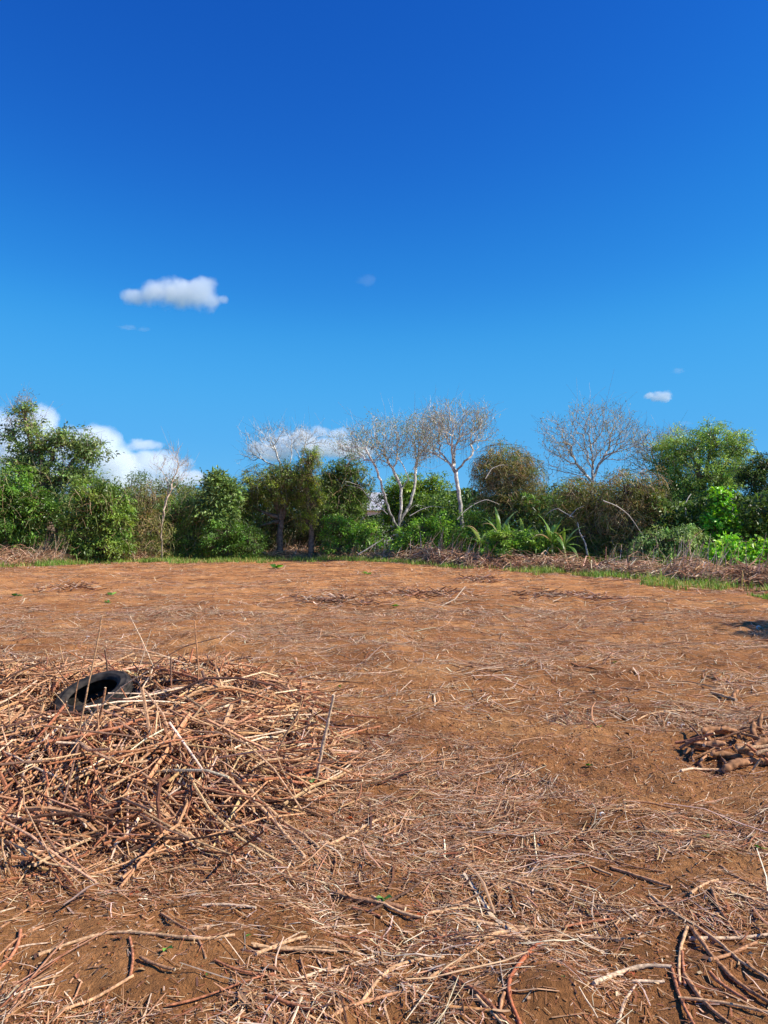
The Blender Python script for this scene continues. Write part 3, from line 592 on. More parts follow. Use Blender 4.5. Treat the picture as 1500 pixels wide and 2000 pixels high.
# ------------------------------------------------------------------ small green leaves, dead leaves, shells
def leaf_sprig(n, L, cols, up=.6, flat=False):
    g = Geo(); a = rng.uniform(0, 6.28, n); U = np.stack([np.cos(a), np.sin(a), rng.uniform(.05, up, n)], -1); Lr = rng.uniform(.7, 1.2, n) * L
    Nn = np.tile([0, 0, 1.0], (n, 1)) + rng.normal(0, .3, (n, 3)); C = pick(cols, [1] * len(cols), n)
    leaves(g, nrm(U) * Lr[:, None] * .55 + [0, 0, .008], U, Nn, Lr, Lr * .62, C); return g.build('leaf', [M_gloss])
GRN = [(.10, .28, .03), (.07, .2, .025), (.16, .36, .05)]
greens = [(325,1858,.045,2,'pair of bright green leaves below the arched tan stalk'),(750,1758,.042,7,'green leaf cluster beside the thick stalk with white end'),(480,1835,.02,2,'tiny green leaf right of the arched tan stalk'),
 (1380,1638,.035,5,'bright green seedling on the soil at right'),(1487,1660,.035,4,'dark green seedling near the right edge'),(1150,1498,.04,6,'dark green weed between the heap and the root heap'),
 (1200,1296,.045,3,'light green leaf in the middle distance at right'),(660,1342,.05,3,'green leaf by a black twig behind the heap'),(612,1532,.035,4,'green leaf cluster on the right end of the heap'),
 (1100,1912,.014,2,'tiny round green leaf on the bare soil mound edge'),(404,1912,.012,2,'tiny yellow-green shoot at the bottom left'),(720,1968,.016,2,'tiny green leaf at the bottom centre'),
 (218,1163,.16,6,'left low green weed on the far soil behind the heap'),(211,1178,.11,5,'lower small green weed on the far soil behind the heap'),(540,1110,.3,9,'far green weed left of centre at the grass fringe'),
 (718,1122,.2,8,'far green weed in the centre of the field'),(32,1165,.16,6,'far green weed by the left picture edge'),(770,1185,.12,4,'small weed right of centre on the far soil'),(1172,1423,.03,2,'tiny green leaf right of centre')]
for u, v, L, n, lab in greens:
    h = hit(u, v); add('green_leaf', leaf_sprig(n, L, GRN), None, tuple(h), label=lab, category='leaf')
for u, v, L, lab in [(810,1797,.035,'orange dead leaf by the white end of the thick stalk'),(1235,1907,.04,'large orange-red dead leaf at lower right'),(1060,1656,.035,'orange dead leaf right of centre under a long tan stalk'),(690,1603,.04,'orange-brown dead leaf at the right foot of the heap'),(262,1750,.035,'brown dead leaf below the heap at left'),(1418,1478,.05,'curled brown dead leaf behind the white shells')]:
    h = hit(u, v); add('dead_leaf', leaf_sprig(2, L, [(.5, .13, .035), (.42, .12, .04)], .35), None, tuple(h + [0, 0, .006]), label=lab, category='leaf')
def shell_mesh(r):
    a = np.linspace(.3, 4.6, 10); pts = np.stack([np.cos(a) * r, 0 * a, np.sin(a) * r + r * .6], -1); g = Geo()
    tubes(pts[None], np.linspace(.4, 1, 10)[None] * r * .55, 7, np.array([(.7, .66, .6)]), caps=True, geo=g); return g.build('shell', [M_shell], smooth=True)
for u, v, r, lab in [(1307,1416,.013,'left white curled shell on the soil by the root heap'),(1334,1421,.015,'right white curled shell on the soil by the root heap'),(1455,1417,.012,'white shell on top of the root heap'),(1176,1594,.012,'white shell fragment at middle right below the weed'),(172,1247,.02,'white speck of shell left on the soil behind the heap'),(1482,1229,.03,'white pebble near the dark tree shadow at right')]:
    h = hit(u, v); add('snail_shell', shell_mesh(r), None, tuple(h), label=lab, category='shell').rotation_euler = (0, 0, random.uniform(-.6, .6))

# ------------------------------------------------------------------ grass fringe and brush along the field edge
def edge_pts(n, spans, back0, back1):
    us = []; 
    for (a, b_, w) in spans: us.append(rng.uniform(a, b_, int(n * w)))
    u = np.concatenate(us); d = edge(u) + rng.uniform(back0, back1, len(u)); return (u - 750) / F * d, d, u
def grass(geo, x, y, hm, cols, w, wd=.012):
    n = len(x); H = rng.lognormal(math.log(hm), .35, n); a = rng.uniform(0, 6.28, n); lean = np.abs(rng.normal(.35, .25, n))
    z = soil(x, y); K = 3; s = np.linspace(0, 1, K)[None]
    px = x[:, None] + np.cos(a)[:, None] * lean[:, None] * H[:, None] * s ** 2; py = y[:, None] + np.sin(a)[:, None] * lean[:, None] * H[:, None] * s ** 2; pz = z[:, None] + H[:, None] * s * (1 - .2 * lean[:, None] * s)
    side = np.stack([-np.sin(a), np.cos(a), 0 * a], -1)[:, None, :] * (wd * rng.uniform(.6, 1.5, n))[:, None, None] * np.array([1, .8, .15])[None, :, None]
    Pm = np.stack([px, py, pz], -1); V = np.stack([Pm - side, Pm + side], 2).reshape(-1, 3)
    b = (np.arange(n) * 6)[:, None]; q = np.concatenate([np.concatenate([b, b + 1, b + 3, b + 2], 1), np.concatenate([b + 2, b + 3, b + 5, b + 4], 1)])
    geo.put(V, Q=q, C=np.repeat(pick(cols, w, n), 6, axis=0))
GG = [(.16, .30, .045), (.24, .36, .07), (.42, .38, .13), (.10, .18, .03)]
g = Geo()
x, y, u = edge_pts(46000, [(70, 560, .5), (480, 780, .24), (780, 1080, .16), (-150, 70, .03), (1040, 1500, .26)], -1.5, 2.4)
k = (fbm(x * .7, y * .9, 23, 3) + rng.normal(0, .12, len(x))) > .56; grass(g, x[k], y[k], .15, GG, [4, 3, 2.2, 2])
x, y, u = edge_pts(7000, [(500, 760, .5), (330, 520, .2), (1040, 1110, .1), (1250, 1420, .15)], -3.2, -.8)
k = (fbm(x * .5, y * .6, 29, 3) + rng.normal(0, .03, len(x))) > .54; grass(g, x[k], y[k], .13, GG, [4, 4, 3, 1])
x, y, u = edge_pts(16000, [(-200, 1700, 1)], 2, 12); grass(g, x, y, .4, GG, [3, 1, .6, 5], .02)
x = rng.uniform(8.4, 10.5, 900); y = rng.uniform(16.9, 17.8, 900); grass(g, x, y, .06, GG, [3, 2, .3, 1])
add('grass', g.build('grass', [M_grass]), kind='stuff')

BR = [(.66, .40, .23), (.48, .27, .15), (.74, .52, .34), (.22, .13, .08), (.78, .62, .46)]
def brush(label, u0, u1, back, depth, hh, n, w=(4, 3, 3, 3, 1.5), L=.9, tilt=.25, up=0):
    uu = rng.uniform(u0, u1, n); s = (uu - u0) / (u1 - u0); d = edge(uu) + back + rng.uniform(-.5, .5, n) * depth
    x = (uu - 750) / F * d; H = hh * .62 * np.sin(np.pi * np.clip(s, .02, .98)) ** .5 * (.55 + .9 * noise(uu * .03, uu * 0, 61 + int(abs(u0)))) * (1 - (2 * (d - edge(uu) - back) / depth) ** 2 * .8)
    z = soil(x, d) + H * rng.uniform(0, 1, n) ** .6; Ls = L * rng.lognormal(0, .45, n); a = rng.normal(0, .9, n); ti = rng.normal(0, tilt, n)
    st = rng.uniform(0, 1, n) < up; ti[st] = rng.normal(1.0, .35, st.sum()); Ls = np.minimum(Ls * np.where(st, 1.2, 1), 1.5)
    K = 4; sg = np.linspace(-.5, .5, K)[None]; be = rng.normal(0, .12, n)[:, None] * Ls[:, None] * (1 - (2 * sg) ** 2)
    px = x[:, None] + (np.cos(a) * np.cos(ti) * Ls)[:, None] * sg; py = d[:, None] + (np.sin(a) * np.cos(ti) * Ls)[:, None] * sg + be * .5; pz = z[:, None] + (np.sin(ti) * Ls)[:, None] * (sg + .3 * st[:, None]) + be
    pz = np.maximum(pz, soil(px, py) + .01); R = np.clip(rng.lognormal(math.log(.0095), .4, n), .005, .022)
    g = Geo(); C = pick(BR, w, n); C[st] = C[st] * .9 + .05; tubes(np.stack([px, py, pz], -1), R[:, None] * np.array([1, .9, .8, .4])[None], 3, C, geo=g)
    add('brush_heap', g.build('brush_heap', [M_bark]), kind='stuff', label=label)
brush('orange-brown heap of dry brush at the left field edge', -120, 75, 1.0, 2.4, .85, 2600)
brush('low brown brush heap under the mango tree', 60, 135, 1.2, 2.0, .75, 900, up=.12)
brush('pale brush heap by the thin bare sapling', 232, 300, .9, 1.6, .5, 800)
brush('pale brown brush heap before the dark vine covered tree', 525, 740, 1.6, 2.6, .75, 3400, up=.05)
brush('tangle of dark brown brush under the pale forked tree', 730, 960, 1.4, 2.6, .8, 3400, up=.06)
brush('long heap of brown brush before the banana plants', 940, 1200, 1.5, 2.0, .75, 3000)
brush('pale brown brush heap right of centre with upright dead twigs', 1180, 1300, 1.3, 1.9, .6, 1500, up=.05, L=.7, w=(4, 2, 4, 1, 3))
brush('pale reddish brush heap with upright dead twigs near the right edge', 1310, 1420, 1.2, 1.8, .7, 1600, w=(5, 2, 4, 1, 3), up=.06, L=.7)
brush('darker brush heap cut off by the right picture edge', 1410, 1570, 1.0, 1.8, .7, 1900, w=(5, 3, 3, 3, 1), up=.04, L=.75)
g = Geo()      # fallen twigs scattered into the field
x, y, u = edge_pts(900, [(0, 1500, 1)], -2.5, 1)
n = len(x); a = rng.uniform(0, 3.14, n); L = rng.uniform(.1, .5, n); s = np.array([-.5, .5])[None]
px = x[:, None] + np.cos(a)[:, None] * s * L[:, None]; py = y[:, None] + np.sin(a)[:, None] * s * L[:, None]; tubes(np.stack([px, py, soil(px, py) + .02], -1), np.full((n, 2), .008), 3, pick(BR, (3, 3, 3, 2, 2), n), geo=g)
add('fallen_twigs', g.build('fallen_twigs', [M_bark]), kind='stuff')
# dark snag heaps in the mid field
for (u, v, w_, n, lab) in [(930,1133,60,160,'small heap of dark broken roots in the far centre right field'),(145,1152,70,150,'small heap of brown broken roots in the far left field'),(660,1178,110,260,'scatter of grey twigs across the middle of the field'),(830,1165,130,260,'scatter of grey twigs right of the middle of the field'),(1100,1168,120,260,'scatter of pale twigs at right of the far field'),(1375,1470,10,6,None)]:
    if lab is None: continue
    n = int(n * .5); h = hit(u, v); g = Geo(); sc = h[1] / F; x = h[0] + rng.normal(0, w_ * .4 * sc, n); y = h[1] + rng.normal(0, .5, n); L = rng.uniform(.1, .5, n); a = rng.normal(0, .8, n); ti = rng.normal(.1, .25, n); s = np.linspace(-.5, .5, 3)[None]
    px = x[:, None] + (np.cos(a) * L)[:, None] * s; py = y[:, None] + (np.sin(a) * L)[:, None] * s; pz = soil(px, py) + .03 + np.abs((np.sin(ti) * L)[:, None] * s) + rng.uniform(0, .08, n)[:, None]
    tubes(np.stack([px, py, pz], -1), np.full((n, 3), .009) * rng.uniform(.5, 1.6, (n, 1)), 3, pick([(.4, .22, .12), (.6, .44, .32), (.16, .09, .06)], (3, 3, 2), n), geo=g)
    add('twig_scatter', g.build('twig_scatter', [M_bark]), kind='stuff', label=lab)

# ------------------------------------------------------------------ trees
def trunk_line(p0, p1, r0, r1, K=9, wob=.12):
    s = np.linspace(0, 1, K)[:, None]; L = np.linalg.norm(p1 - p0)
    w = np.cumsum(rng.normal(0, wob * L / K, (K, 3)), 0); w -= s * w[-1]
    return p0 + (p1 - p0) * s + w, np.linspace(r0, r1, K) * (1 + .05 * rng.normal(0, 1, K))
def leafy(name, label, cat, d, tr, blobs, n, leaf=(.13, .055), cols=None, w=None, clump=.28, per=40, bark=(.2, .15, .11), tr_r=.14, vines=0, droop=0.0, group=None, bare=0, mat_=None, sh=.38, vine_col=((.48, .36, .2), (.3, .22, .12), (.28, .3, .1))):
    cols = [tuple(np.array(c_) * [2.65, 2.5, 1.85]) for c_ in cols] if cols else [(.06, .12, .022), (.10, .17, .03), (.035, .07, .016)]; w = w or [1] * len(cols)
    gx, gd = (tr - 750) / F * d, d; base = np.array([gx, gd, float(soil(gx, gd))])
    root = thing(name, label, cat, tuple(base), group); n = int(n * 1.3)
    B = []
    if cat == 'shrub': blobs = list(blobs) + [(b_[0], 1600 / d + 1024, b_[2] * 1.1, 20) for b_ in blobs if b_[1] > 985]
    for bb in blobs:
        u, v, ru, rv = bb[:4]; c = P(u, v, d + (bb[4] if len(bb) > 4 else 0)); k = c[1] / F; B.append((c, np.array([ru * k, max(ru, rv * .7) * k * .8, rv * k])))
    ar = np.array([b_[1][0] * b_[1][2] for b_ in B]); nc = max(6, int(n / per)); bi = rng.choice(len(B), nc, p=ar / ar.sum())
    dirs = nrm(rng.normal(0, 1, (nc, 3))); rad = rng.uniform(0, 1, nc) ** sh * rng.uniform(.85, 1.08, nc) * np.where(rng.uniform(0, 1, nc) < .14, 1.22, 1)
    cc = np.array([B[i][0] for i in bi]) + dirs * rad[:, None] * np.array([B[i][1] for i in bi])
    cc[:, 2] = np.maximum(cc[:, 2], soil(cc[:, 0], cc[:, 1]) + .12)
    # leaves
    ci = rng.integers(0, nc, n); cs = clump * rng.uniform(.6, 1.4, nc); off = rng.normal(0, 1, (n, 3)) * cs[ci][:, None] * [.62, .62, .42]
    Cn = cc[ci] + off; Cn[:, 2] -= droop * np.abs(off[:, 0]); Cn[:, 2] = np.maximum(Cn[:, 2], soil(Cn[:, 0], Cn[:, 1]) + .03)
    outw = nrm(off + dirs[ci] * cs[ci][:, None] * .8); U = nrm(outw + rng.normal(0, .55, (n, 3)) - [0, 0, .25 + droop]); Nn = nrm(rng.normal(0, .55, (n, 3)) + [0, 0, .9] + .35 * outw)
    L = leaf[0] * .9 * rng.lognormal(0, .3, n); Wd = leaf[1] * .88 * rng.lognormal(0, .25, n)
    cl = pick(cols, w, nc, .12); C = np.clip(cl[ci] * (1 + rng.normal(0, .16, (n, 1))), .004, .7)
    g = Geo(); leaves(g, Cn, U, Nn, L, Wd, C)
    add('crown' if cat == 'tree' else 'foliage', g.build('crown', [mat_ or M_leaf], base), root)
    # trunk and limbs
    g = Geo(); cen = np.array([b_[0] for b_ in B]); topc = cen[np.argmax(cen[:, 2])]
    fork = base + (topc - base) * [.3, .3, .45]; tl, rr = trunk_line(base - [0, 0, .1], fork, tr_r, tr_r * .75); tubes(tl[None], rr[None], 9, np.array([bark]), geo=g)
    for (c, rv_) in B:
        if c[2] - base[2] < rv_[2] * .4: continue
        e_, er = trunk_line(fork, c + [0, 0, rv_[2] * .45], tr_r * .62, tr_r * .2, 7, .16); tubes(e_[None], er[None], 6, np.array([bark]), geo=g)
    add('trunk', g.build('trunk', [M_bark], base, smooth=True), root)
    g = Geo(); m = min(nc, 260); sel = rng.choice(nc, m, replace=False); st = np.array([B[i][0] for i in bi[sel]]) + rng.normal(0, .15, (m, 3)) - [0, 0, .15]
    s = np.linspace(0, 1, 5)[None, :, None]; pl = st[:, None] + (cc[sel] - st)[:, None] * s + rng.normal(0, .05, (m, 5, 3)) * np.linalg.norm(cc[sel] - st, axis=1)[:, None, None]
    tubes(pl, np.linspace(.026, .008, 5)[None] * np.ones((m, 1)), 3, np.tile(bark, (m, 1)), geo=g)
    add('branch', g.build('branch', [M_bark], base), root, kind='stuff')
    if vines:
        m = int(vines * .42); bi2 = rng.choice(len(B), m, p=ar / ar.sum()); dr = nrm(rng.normal(0, 1, (m, 3)) * [1, 1, .8] + [0, -.45, .25])
        C0 = np.array([B[i][0] for i in bi2]); Rr = np.array([B[i][1] for i in bi2]); K = 7; pl = np.zeros((m, K, 3)); pl[:, 0] = C0 + dr * Rr * rng.uniform(.9, 1.1, (m, 1))
        v_ = nrm(rng.normal(0, .8, (m, 3)) * [1, 1, .5] + [0, 0, -.25]); st = rng.uniform(.08, .32, m)[:, None]
        for k in range(1, K):
            v_ = nrm(v_ + rng.normal(0, .3, (m, 3)) + [0, 0, -.22]); q_ = pl[:, k - 1] + v_ * st; e = (q_ - C0) / Rr; ln = np.linalg.norm(e, axis=1, keepdims=True)
            q_ = np.where(ln > 1.25, C0 + e / np.maximum(ln, .01) * Rr * 1.25, q_); q_ = np.where(ln < 1.0, C0 + e / np.maximum(ln, .01) * Rr * (1 + .03 * k), q_); pl[:, k] = q_
        pl[..., 2] = np.maximum(pl[..., 2], base[2] + .03); g = Geo()
        tubes(pl, rng.uniform(.005, .012, (m, 1)) * np.linspace(1, .6, K)[None], 3, pick(vine_col, [1] * len(vine_col), m), geo=g); add('vines', g.build('vines', [M_bark], base), root, kind='stuff')
    if bare:
        bare_branches(root, base, cc, bare, bark)
    return root, base
def bare_branches(root, base, cc, n, bark):
    nc = len(cc); sel = rng.choice(nc, min(n, nc), replace=False); m = len(sel); up = nrm(rng.normal(0, .5, (m, 3)) + [0, -.1, 1.0]); L = rng.uniform(.4, 1.2, m)[:, None, None]; s = np.linspace(0, 1, 5)[None, :, None]
    pl = cc[sel][:, None] + up[:, None] * L * s + rng.normal(0, .04, (m, 5, 3)) * s; g = Geo(); tubes(pl, np.linspace(.012, .004, 5)[None] * np.ones((m, 1)), 3, np.tile((.4, .35, .3), (m, 1)), geo=g); add('twigs', g.build('twigs', [M_bark], base), root, kind='stuff')

def bare_tree(label, d, limbs, blobs, n, seed, bark=(.66, .63, .56), rtip=.0058, rmax=.11, leafn=0, leafcol=((.28, .34, .12), (.40, .38, .16)), vines=0, up=.35, name='bare_tree', tw=3):
    """limbs: main limbs as picture polylines, first one the trunk; twigs then grow from the limbs to points filling the crown"""
    R = np.random.default_rng(seed); N = []; PA = []; RM = []
    for li, lm in enumerate(limbs):
        dep = 0.0 if li == 0 else R.normal(0, .09)
        pts = np.array([P(u, v, d) for u, v in lm]); pts[:, 1] += np.linspace(0, 1, len(pts)) * dep * 12
        if li == 0: pts[0, 2] = soil(pts[0, 0], pts[0, 1]) - .1
        seg = np.r_[0, np.cumsum(np.linalg.norm(np.diff(pts, axis=0), axis=1))]; k = max(3, int(seg[-1] / .2)); t_ = np.linspace(0, seg[-1], k)
        Q = np.stack([np.interp(t_, seg, pts[:, c]) for c in range(3)], -1); Q[1:-1] += R.normal(0, .022, (k - 2, 3))
        if li == 0: par = -1
        else:
            A_n = np.array(N); par = int(np.argmin(np.linalg.norm(A_n - Q[0], axis=1))); Q = Q[1:]
        for q_ in Q: N.append(q_); PA.append(par); RM.append(1); par = len(N) - 1
    nl_ = len(N); B = [(P(b_[0], b_[1], d), np.array([b_[2] * 1.1, max(b_[2], b_[3]) * 1.0, b_[3] * 1.25]) * d / F) for b_ in blobs]; n = int(n * .5); ar = np.array([b_[1][0] * b_[1][2] for b_ in B]); bi = R.choice(len(B), n, p=ar / ar.sum())
    T = np.array([B[i][0] + B[i][1] * nrm(R.normal(0, 1, 3)) * R.uniform(0, 1) ** .36 * R.uniform(.75, 1.12) * (1 + .35 * (R.uniform() < .12)) for i in bi]); A_n = np.array(N)
    dist = np.array([np.min(np.linalg.norm(A_n - t_, axis=1)) for t_ in T]); T = T[np.argsort(dist)]
    cap = nl_ + n * 12; NN = np.zeros((cap, 3)); NN[:nl_] = A_n; PL = np.zeros(cap); c = nl_
    for i in range(1, nl_): PL[i] = PL[PA[i]] + np.linalg.norm(NN[i] - NN[PA[i]])
    tips = []
    for t_ in T:
        v_ = t_ - NN[:c]; D_ = np.linalg.norm(v_, axis=1); cost = D_ + .45 * PL[:c] + .5 * np.clip(NN[:c, 2] - t_[2] + .15, 0, 2); cost[:3] += 2; j = int(np.argmin(cost)); L = D_[j]; k = int(min(8, max(2, L / .2))); a = NN[j].copy(); bow = R.normal(0, .14, 3) * L; bow[2] = -abs(bow[2]) * .8; par = j
        for m_ in range(1, k + 1):
            f = m_ / k; q_ = a + (t_ - a) * f + bow * 4 * f * (1 - f) + R.normal(0, .02, 3) * (m_ < k)
            NN[c] = q_; PA.append(par); PL[c] = PL[par] + L / k; par = c; c += 1
        tips.append(par)
    NN = NN[:c]; PA = np.array(PA); cnt = np.zeros(c); cnt[tips] = 1
    for i in range(c - 1, 0, -1): cnt[PA[i]] += max(cnt[i], .2)
    rad = np.minimum(rtip * 1.1 * np.maximum(cnt, 1) ** .45, rmax * .72); base = NN[0] + [0, 0, .1]; base[2] = soil(base[0], base[1])
    root = thing(name, label, 'tree', tuple(base)); ed = np.arange(1, c); par = PA[1:]
    seg = np.stack([NN[par], NN[ed] + (NN[ed] - NN[par]) * .08], 1); rr = np.stack([np.minimum(rad[par], rad[ed] * 1.35), rad[ed]], 1); big = (ed < nl_) & (rad[ed] > .022)
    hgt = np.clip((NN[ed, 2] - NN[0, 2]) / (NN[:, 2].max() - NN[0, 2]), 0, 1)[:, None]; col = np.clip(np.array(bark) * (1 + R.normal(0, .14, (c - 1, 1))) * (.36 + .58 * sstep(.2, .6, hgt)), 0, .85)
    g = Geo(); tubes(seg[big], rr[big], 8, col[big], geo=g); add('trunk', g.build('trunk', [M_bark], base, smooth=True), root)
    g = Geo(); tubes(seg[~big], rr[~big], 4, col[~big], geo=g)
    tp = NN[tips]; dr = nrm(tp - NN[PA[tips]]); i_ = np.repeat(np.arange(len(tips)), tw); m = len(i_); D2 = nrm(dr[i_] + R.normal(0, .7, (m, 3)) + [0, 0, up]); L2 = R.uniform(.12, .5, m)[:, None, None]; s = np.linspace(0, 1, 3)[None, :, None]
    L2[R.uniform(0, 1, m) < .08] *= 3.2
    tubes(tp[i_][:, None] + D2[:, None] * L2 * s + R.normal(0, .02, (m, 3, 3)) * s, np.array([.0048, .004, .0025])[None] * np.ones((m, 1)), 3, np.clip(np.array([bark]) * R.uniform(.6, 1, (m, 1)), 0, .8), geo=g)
    add('branch', g.build('branch', [M_bark], base), root, kind='stuff')
    if leafn:
        i_ = R.integers(0, len(tips), leafn); g = Geo(); leaves(g, tp[i_] + R.normal(0, .16, (leafn, 3)), R.normal(0, 1, (leafn, 3)) - [0, 0, .5], R.normal(0, 1, (leafn, 3)) + [0, 0, .5], R.uniform(.05, .11, leafn), R.uniform(.03, .05, leafn), pick(leafcol, [1] * len(leafcol), leafn)); add('leaves', g.build('leaves', [M_leaf], base), root, kind='stuff')
    if vines:
        i_ = R.integers(0, c, vines); L3 = R.uniform(.2, 1.1, vines); s = np.linspace(0, 1, 4); pl = NN[i_][:, None] + np.stack([R.normal(0, .05, (vines, 4)) * s, R.normal(0, .05, (vines, 4)) * s, -L3[:, None] * s[None]], -1); pl[..., 2] = np.maximum(pl[..., 2], base[2] + .1)
        g = Geo(); tubes(pl, np.full((vines, 4), .0045), 3, pick([(.4, .3, .18), (.22, .16, .1)], [1, 1], vines), geo=g); add('vines', g.build('vines', [M_bark], base), root, kind='stuff')
    return root
DG = [(.035, .075, .018), (.055, .11, .024), (.025, .05, .014)]
MG = [(.06, .13, .022), (.10, .19, .032), (.04, .08, .018), (.13, .22, .04)]
LG = [(.10, .24, .03), (.15, .31, .045), (.07, .16, .025)]
YG = [(.15, .18, .03), (.19, .22, .035), (.09, .12, .025)]
BG = [(.13, .14, .045), (.09, .11, .03), (.19, .15, .07), (.06, .08, .022)]
GGr = [(.09, .15, .05), (.14, .21, .08), (.05, .09, .03)]
# background belt
leafy('background_tree', 'distant dark tree far left behind the mango tree', 'tree', 52, 20, [(0, 985, 90, 70), (90, 1000, 80, 55)], 8000, (.2, .09), DG, tr_r=.2, clump=.45)
leafy('background_tree', 'distant dark rounded tree behind the thin bare sapling', 'tree', 54, 300, [(265, 980, 60, 52), (330, 975, 60, 48), (300, 1020, 90, 45)], 9000, (.2, .09), [(.045, .075, .02), (.065, .09, .026)], tr_r=.2, clump=.45)
leafy('background_tree', 'distant olive tree left of the leafy papaya like top', 'tree', 52, 380, [(385, 995, 60, 48), (440, 1010, 60, 50)], 7000, (.2, .09), [(.06, .09, .025), (.09, .11, .03)], tr_r=.2, clump=.45)
leafy('background_tree', 'distant dark tree behind the pale forked tree, left side', 'tree', 50, 665, [(650, 990, 70, 60), (590, 1010, 60, 55)], 8000, (.2, .09), DG, tr_r=.2, clump=.45)
leafy('background_tree', 'distant green tree low behind the tall vine hung tree', 'tree', 50, 900, [(900, 1015, 70, 32), (830, 1005, 60, 45)], 7000, (.18, .08), MG, tr_r=.18, clump=.4)
leafy('background_tree', 'distant dark tree right behind the vine dome', 'tree', 48, 1090, [(1070, 1000, 60, 55), (1130, 985, 60, 50)], 8000, (.18, .08), DG, tr_r=.18, clump=.4)
leafy('background_tree', 'distant dark tree behind the brown vine tangle at right', 'tree', 44, 1260, [(1210, 985, 60, 62), (1290, 985, 60, 70)], 9000, (.17, .075), DG, tr_r=.18, clump=.4)
n = 80000; uu = rng.uniform(-260, 1760, n); dd = edge(uu) + rng.uniform(6.5, 13, n); vt_ = 968 + 30 * (fbm(uu * .012, uu * 0, 131, 3) - .5) * 2; vb_ = 1030 + 2200 / dd
vv = vt_ + (vb_ - vt_) * rng.uniform(0, 1, n) ** 1.2; kk = dd / F; X_ = (uu - 750) * kk; Z_ = CAMZ - (vv - 1030) * kk; ok = ~((uu > 716) & (uu < 752) & (vv < 1006)); Z_ = np.maximum(Z_, soil(X_, dd) + .05)
g = Geo(); m = ok.sum(); cn = np.stack([X_, dd, Z_], -1)[ok]; tn = .6 + .8 * noise(cn[:, 0] * .6, cn[:, 2] * .9, 133)[:, None]
leaves(g, cn, rng.normal(0, 1, (m, 3)), rng.normal(0, .6, (m, 3)) + [0, -.2, .8], rng.uniform(.16, .34, m), rng.uniform(.08, .15, m), pick([(.12, .21, .04), (.16, .27, .05), (.07, .12, .03)], [3, 2, 3], m) * tn)
add('thicket', g.build('thicket', [M_leaf]), kind='stuff')
# left group
leafy('mango_tree', 'tall leafy tree with sky showing through at left, above stubby trunk', 'tree', 37, 105, [(120, 862, 62, 34), (170, 882, 44, 34), (70, 880, 46, 40), (40, 905, 52, 50), (148, 930, 66, 36), (85, 940, 60, 40), (20, 850, 34, 26), (48, 800, 26, 16), (60, 835, 26, 22)], 9500, (.18, .085), [(.08, .13, .045), (.13, .17, .07), (.05, .08, .03)], bark=(.28, .2, .15), tr_r=.26, clump=.26, per=22, bare=110, sh=.6)
leafy('mango_tree', 'dense dark green tree cut off by the left picture edge', 'tree', 35, 15, [(10, 960, 70, 62), (40, 1015, 64, 52), (-25, 1010, 60, 62), (70, 990, 45, 40)], 15000, (.17, .08), [(.05, .11, .02), (.085, .17, .03), (.03, .06, .014)], tr_r=.2, clump=.26, vines=350)
leafy('broadleaf_shrub', 'big green leafy shrub overhanging a dark hollow at left', 'shrub', 35.5, 175, [(180, 975, 62, 42), (215, 985, 42, 46), (150, 1010, 46, 34), (200, 1022, 48, 30), (228, 1020, 30, 40)], 14000, (.16, .08), [(.07, .12, .03), (.105, .165, .04), (.04, .07, .018)], tr_r=.12, clump=.24, vines=350)
leafy('shrub', 'brownish twiggy shrub left of the thin bare sapling', 'shrub', 37, 285, [(285, 975, 40, 36), (265, 1015, 36, 36), (300, 1030, 34, 30)], 4200, (.1, .045), BG, tr_r=.05, clump=.22, vines=800)
leafy('shrub', 'soft green shrub filling the gap right of the thin bare sapling', 'shrub', 38.5, 365, [(350, 1010, 46, 48), (390, 1005, 46, 52), (345, 1045, 40, 30), (420, 1035, 50, 38)], 13000, (.11, .05), [(.07, .12, .03), (.10, .17, .04), (.05, .08, .02)], tr_r=.07, clump=.24, vines=500)
leafy('broadleaf_tree', 'small tree with large rosette leaves left of the dark vine covered tree', 'tree', 38, 430, [(425, 942, 26, 22), (440, 965, 36, 26), (425, 1000, 42, 34)], 5200, (.24, .1), [(.075, .12, .045), (.11, .17, .06), (.05, .08, .03)], tr_r=.07, clump=.3, per=14)
leafy('shrub', 'dark leafy shrub at the grass edge left of the dark hollow', 'shrub', 37.5, 445, [(440, 1045, 52, 32), (485, 1050, 36, 26)], 8000, (.12, .055), [(.045, .10, .02), (.07, .15, .03), (.03, .05, .014)], tr_r=.05, clump=.2)
leafy('vine_covered_tree', 'wide dark tree draped in yellowish vines over a dark hollow', 'tree', 39.5, 545, [(540, 940, 68, 36), (505, 960, 46, 32), (575, 965, 46, 40), (560, 925, 40, 24), (482, 1000, 30, 36), (500, 1040, 36, 26)], 21000, (.11, .045), [(.07, .10, .02), (.13, .17, .028), (.035, .06, .013), (.2, .24, .03)], [3, 2, 3, .7], tr_r=.2, clump=.22, vines=900, droop=.5, vine_col=((.16, .13, .06), (.1, .08, .05), (.25, .22, .14)))
leafy('vine_covered_tree', 'narrow vine wrapped tree column with yellow-green clumps', 'tree', 39, 606, [(606, 895, 23, 24), (604, 935, 22, 28), (612, 975, 22, 32), (600, 1012, 22, 30)], 9000, (.10, .042), [(.10, .14, .025), (.16, .2, .03), (.05, .07, .016)], tr_r=.16, clump=.18, vines=300, droop=.5)
leafy('leafy_tree', 'dark tree between the vine column and the pale forked tree', 'tree', 41, 670, [(680, 915, 30, 26), (650, 940, 34, 36), (700, 950, 30, 40), (665, 995, 46, 40)], 11000, (.13, .06), [(.05, .09, .022), (.08, .13, .03), (.03, .05, .015)], tr_r=.15, clump=.24, vines=350)
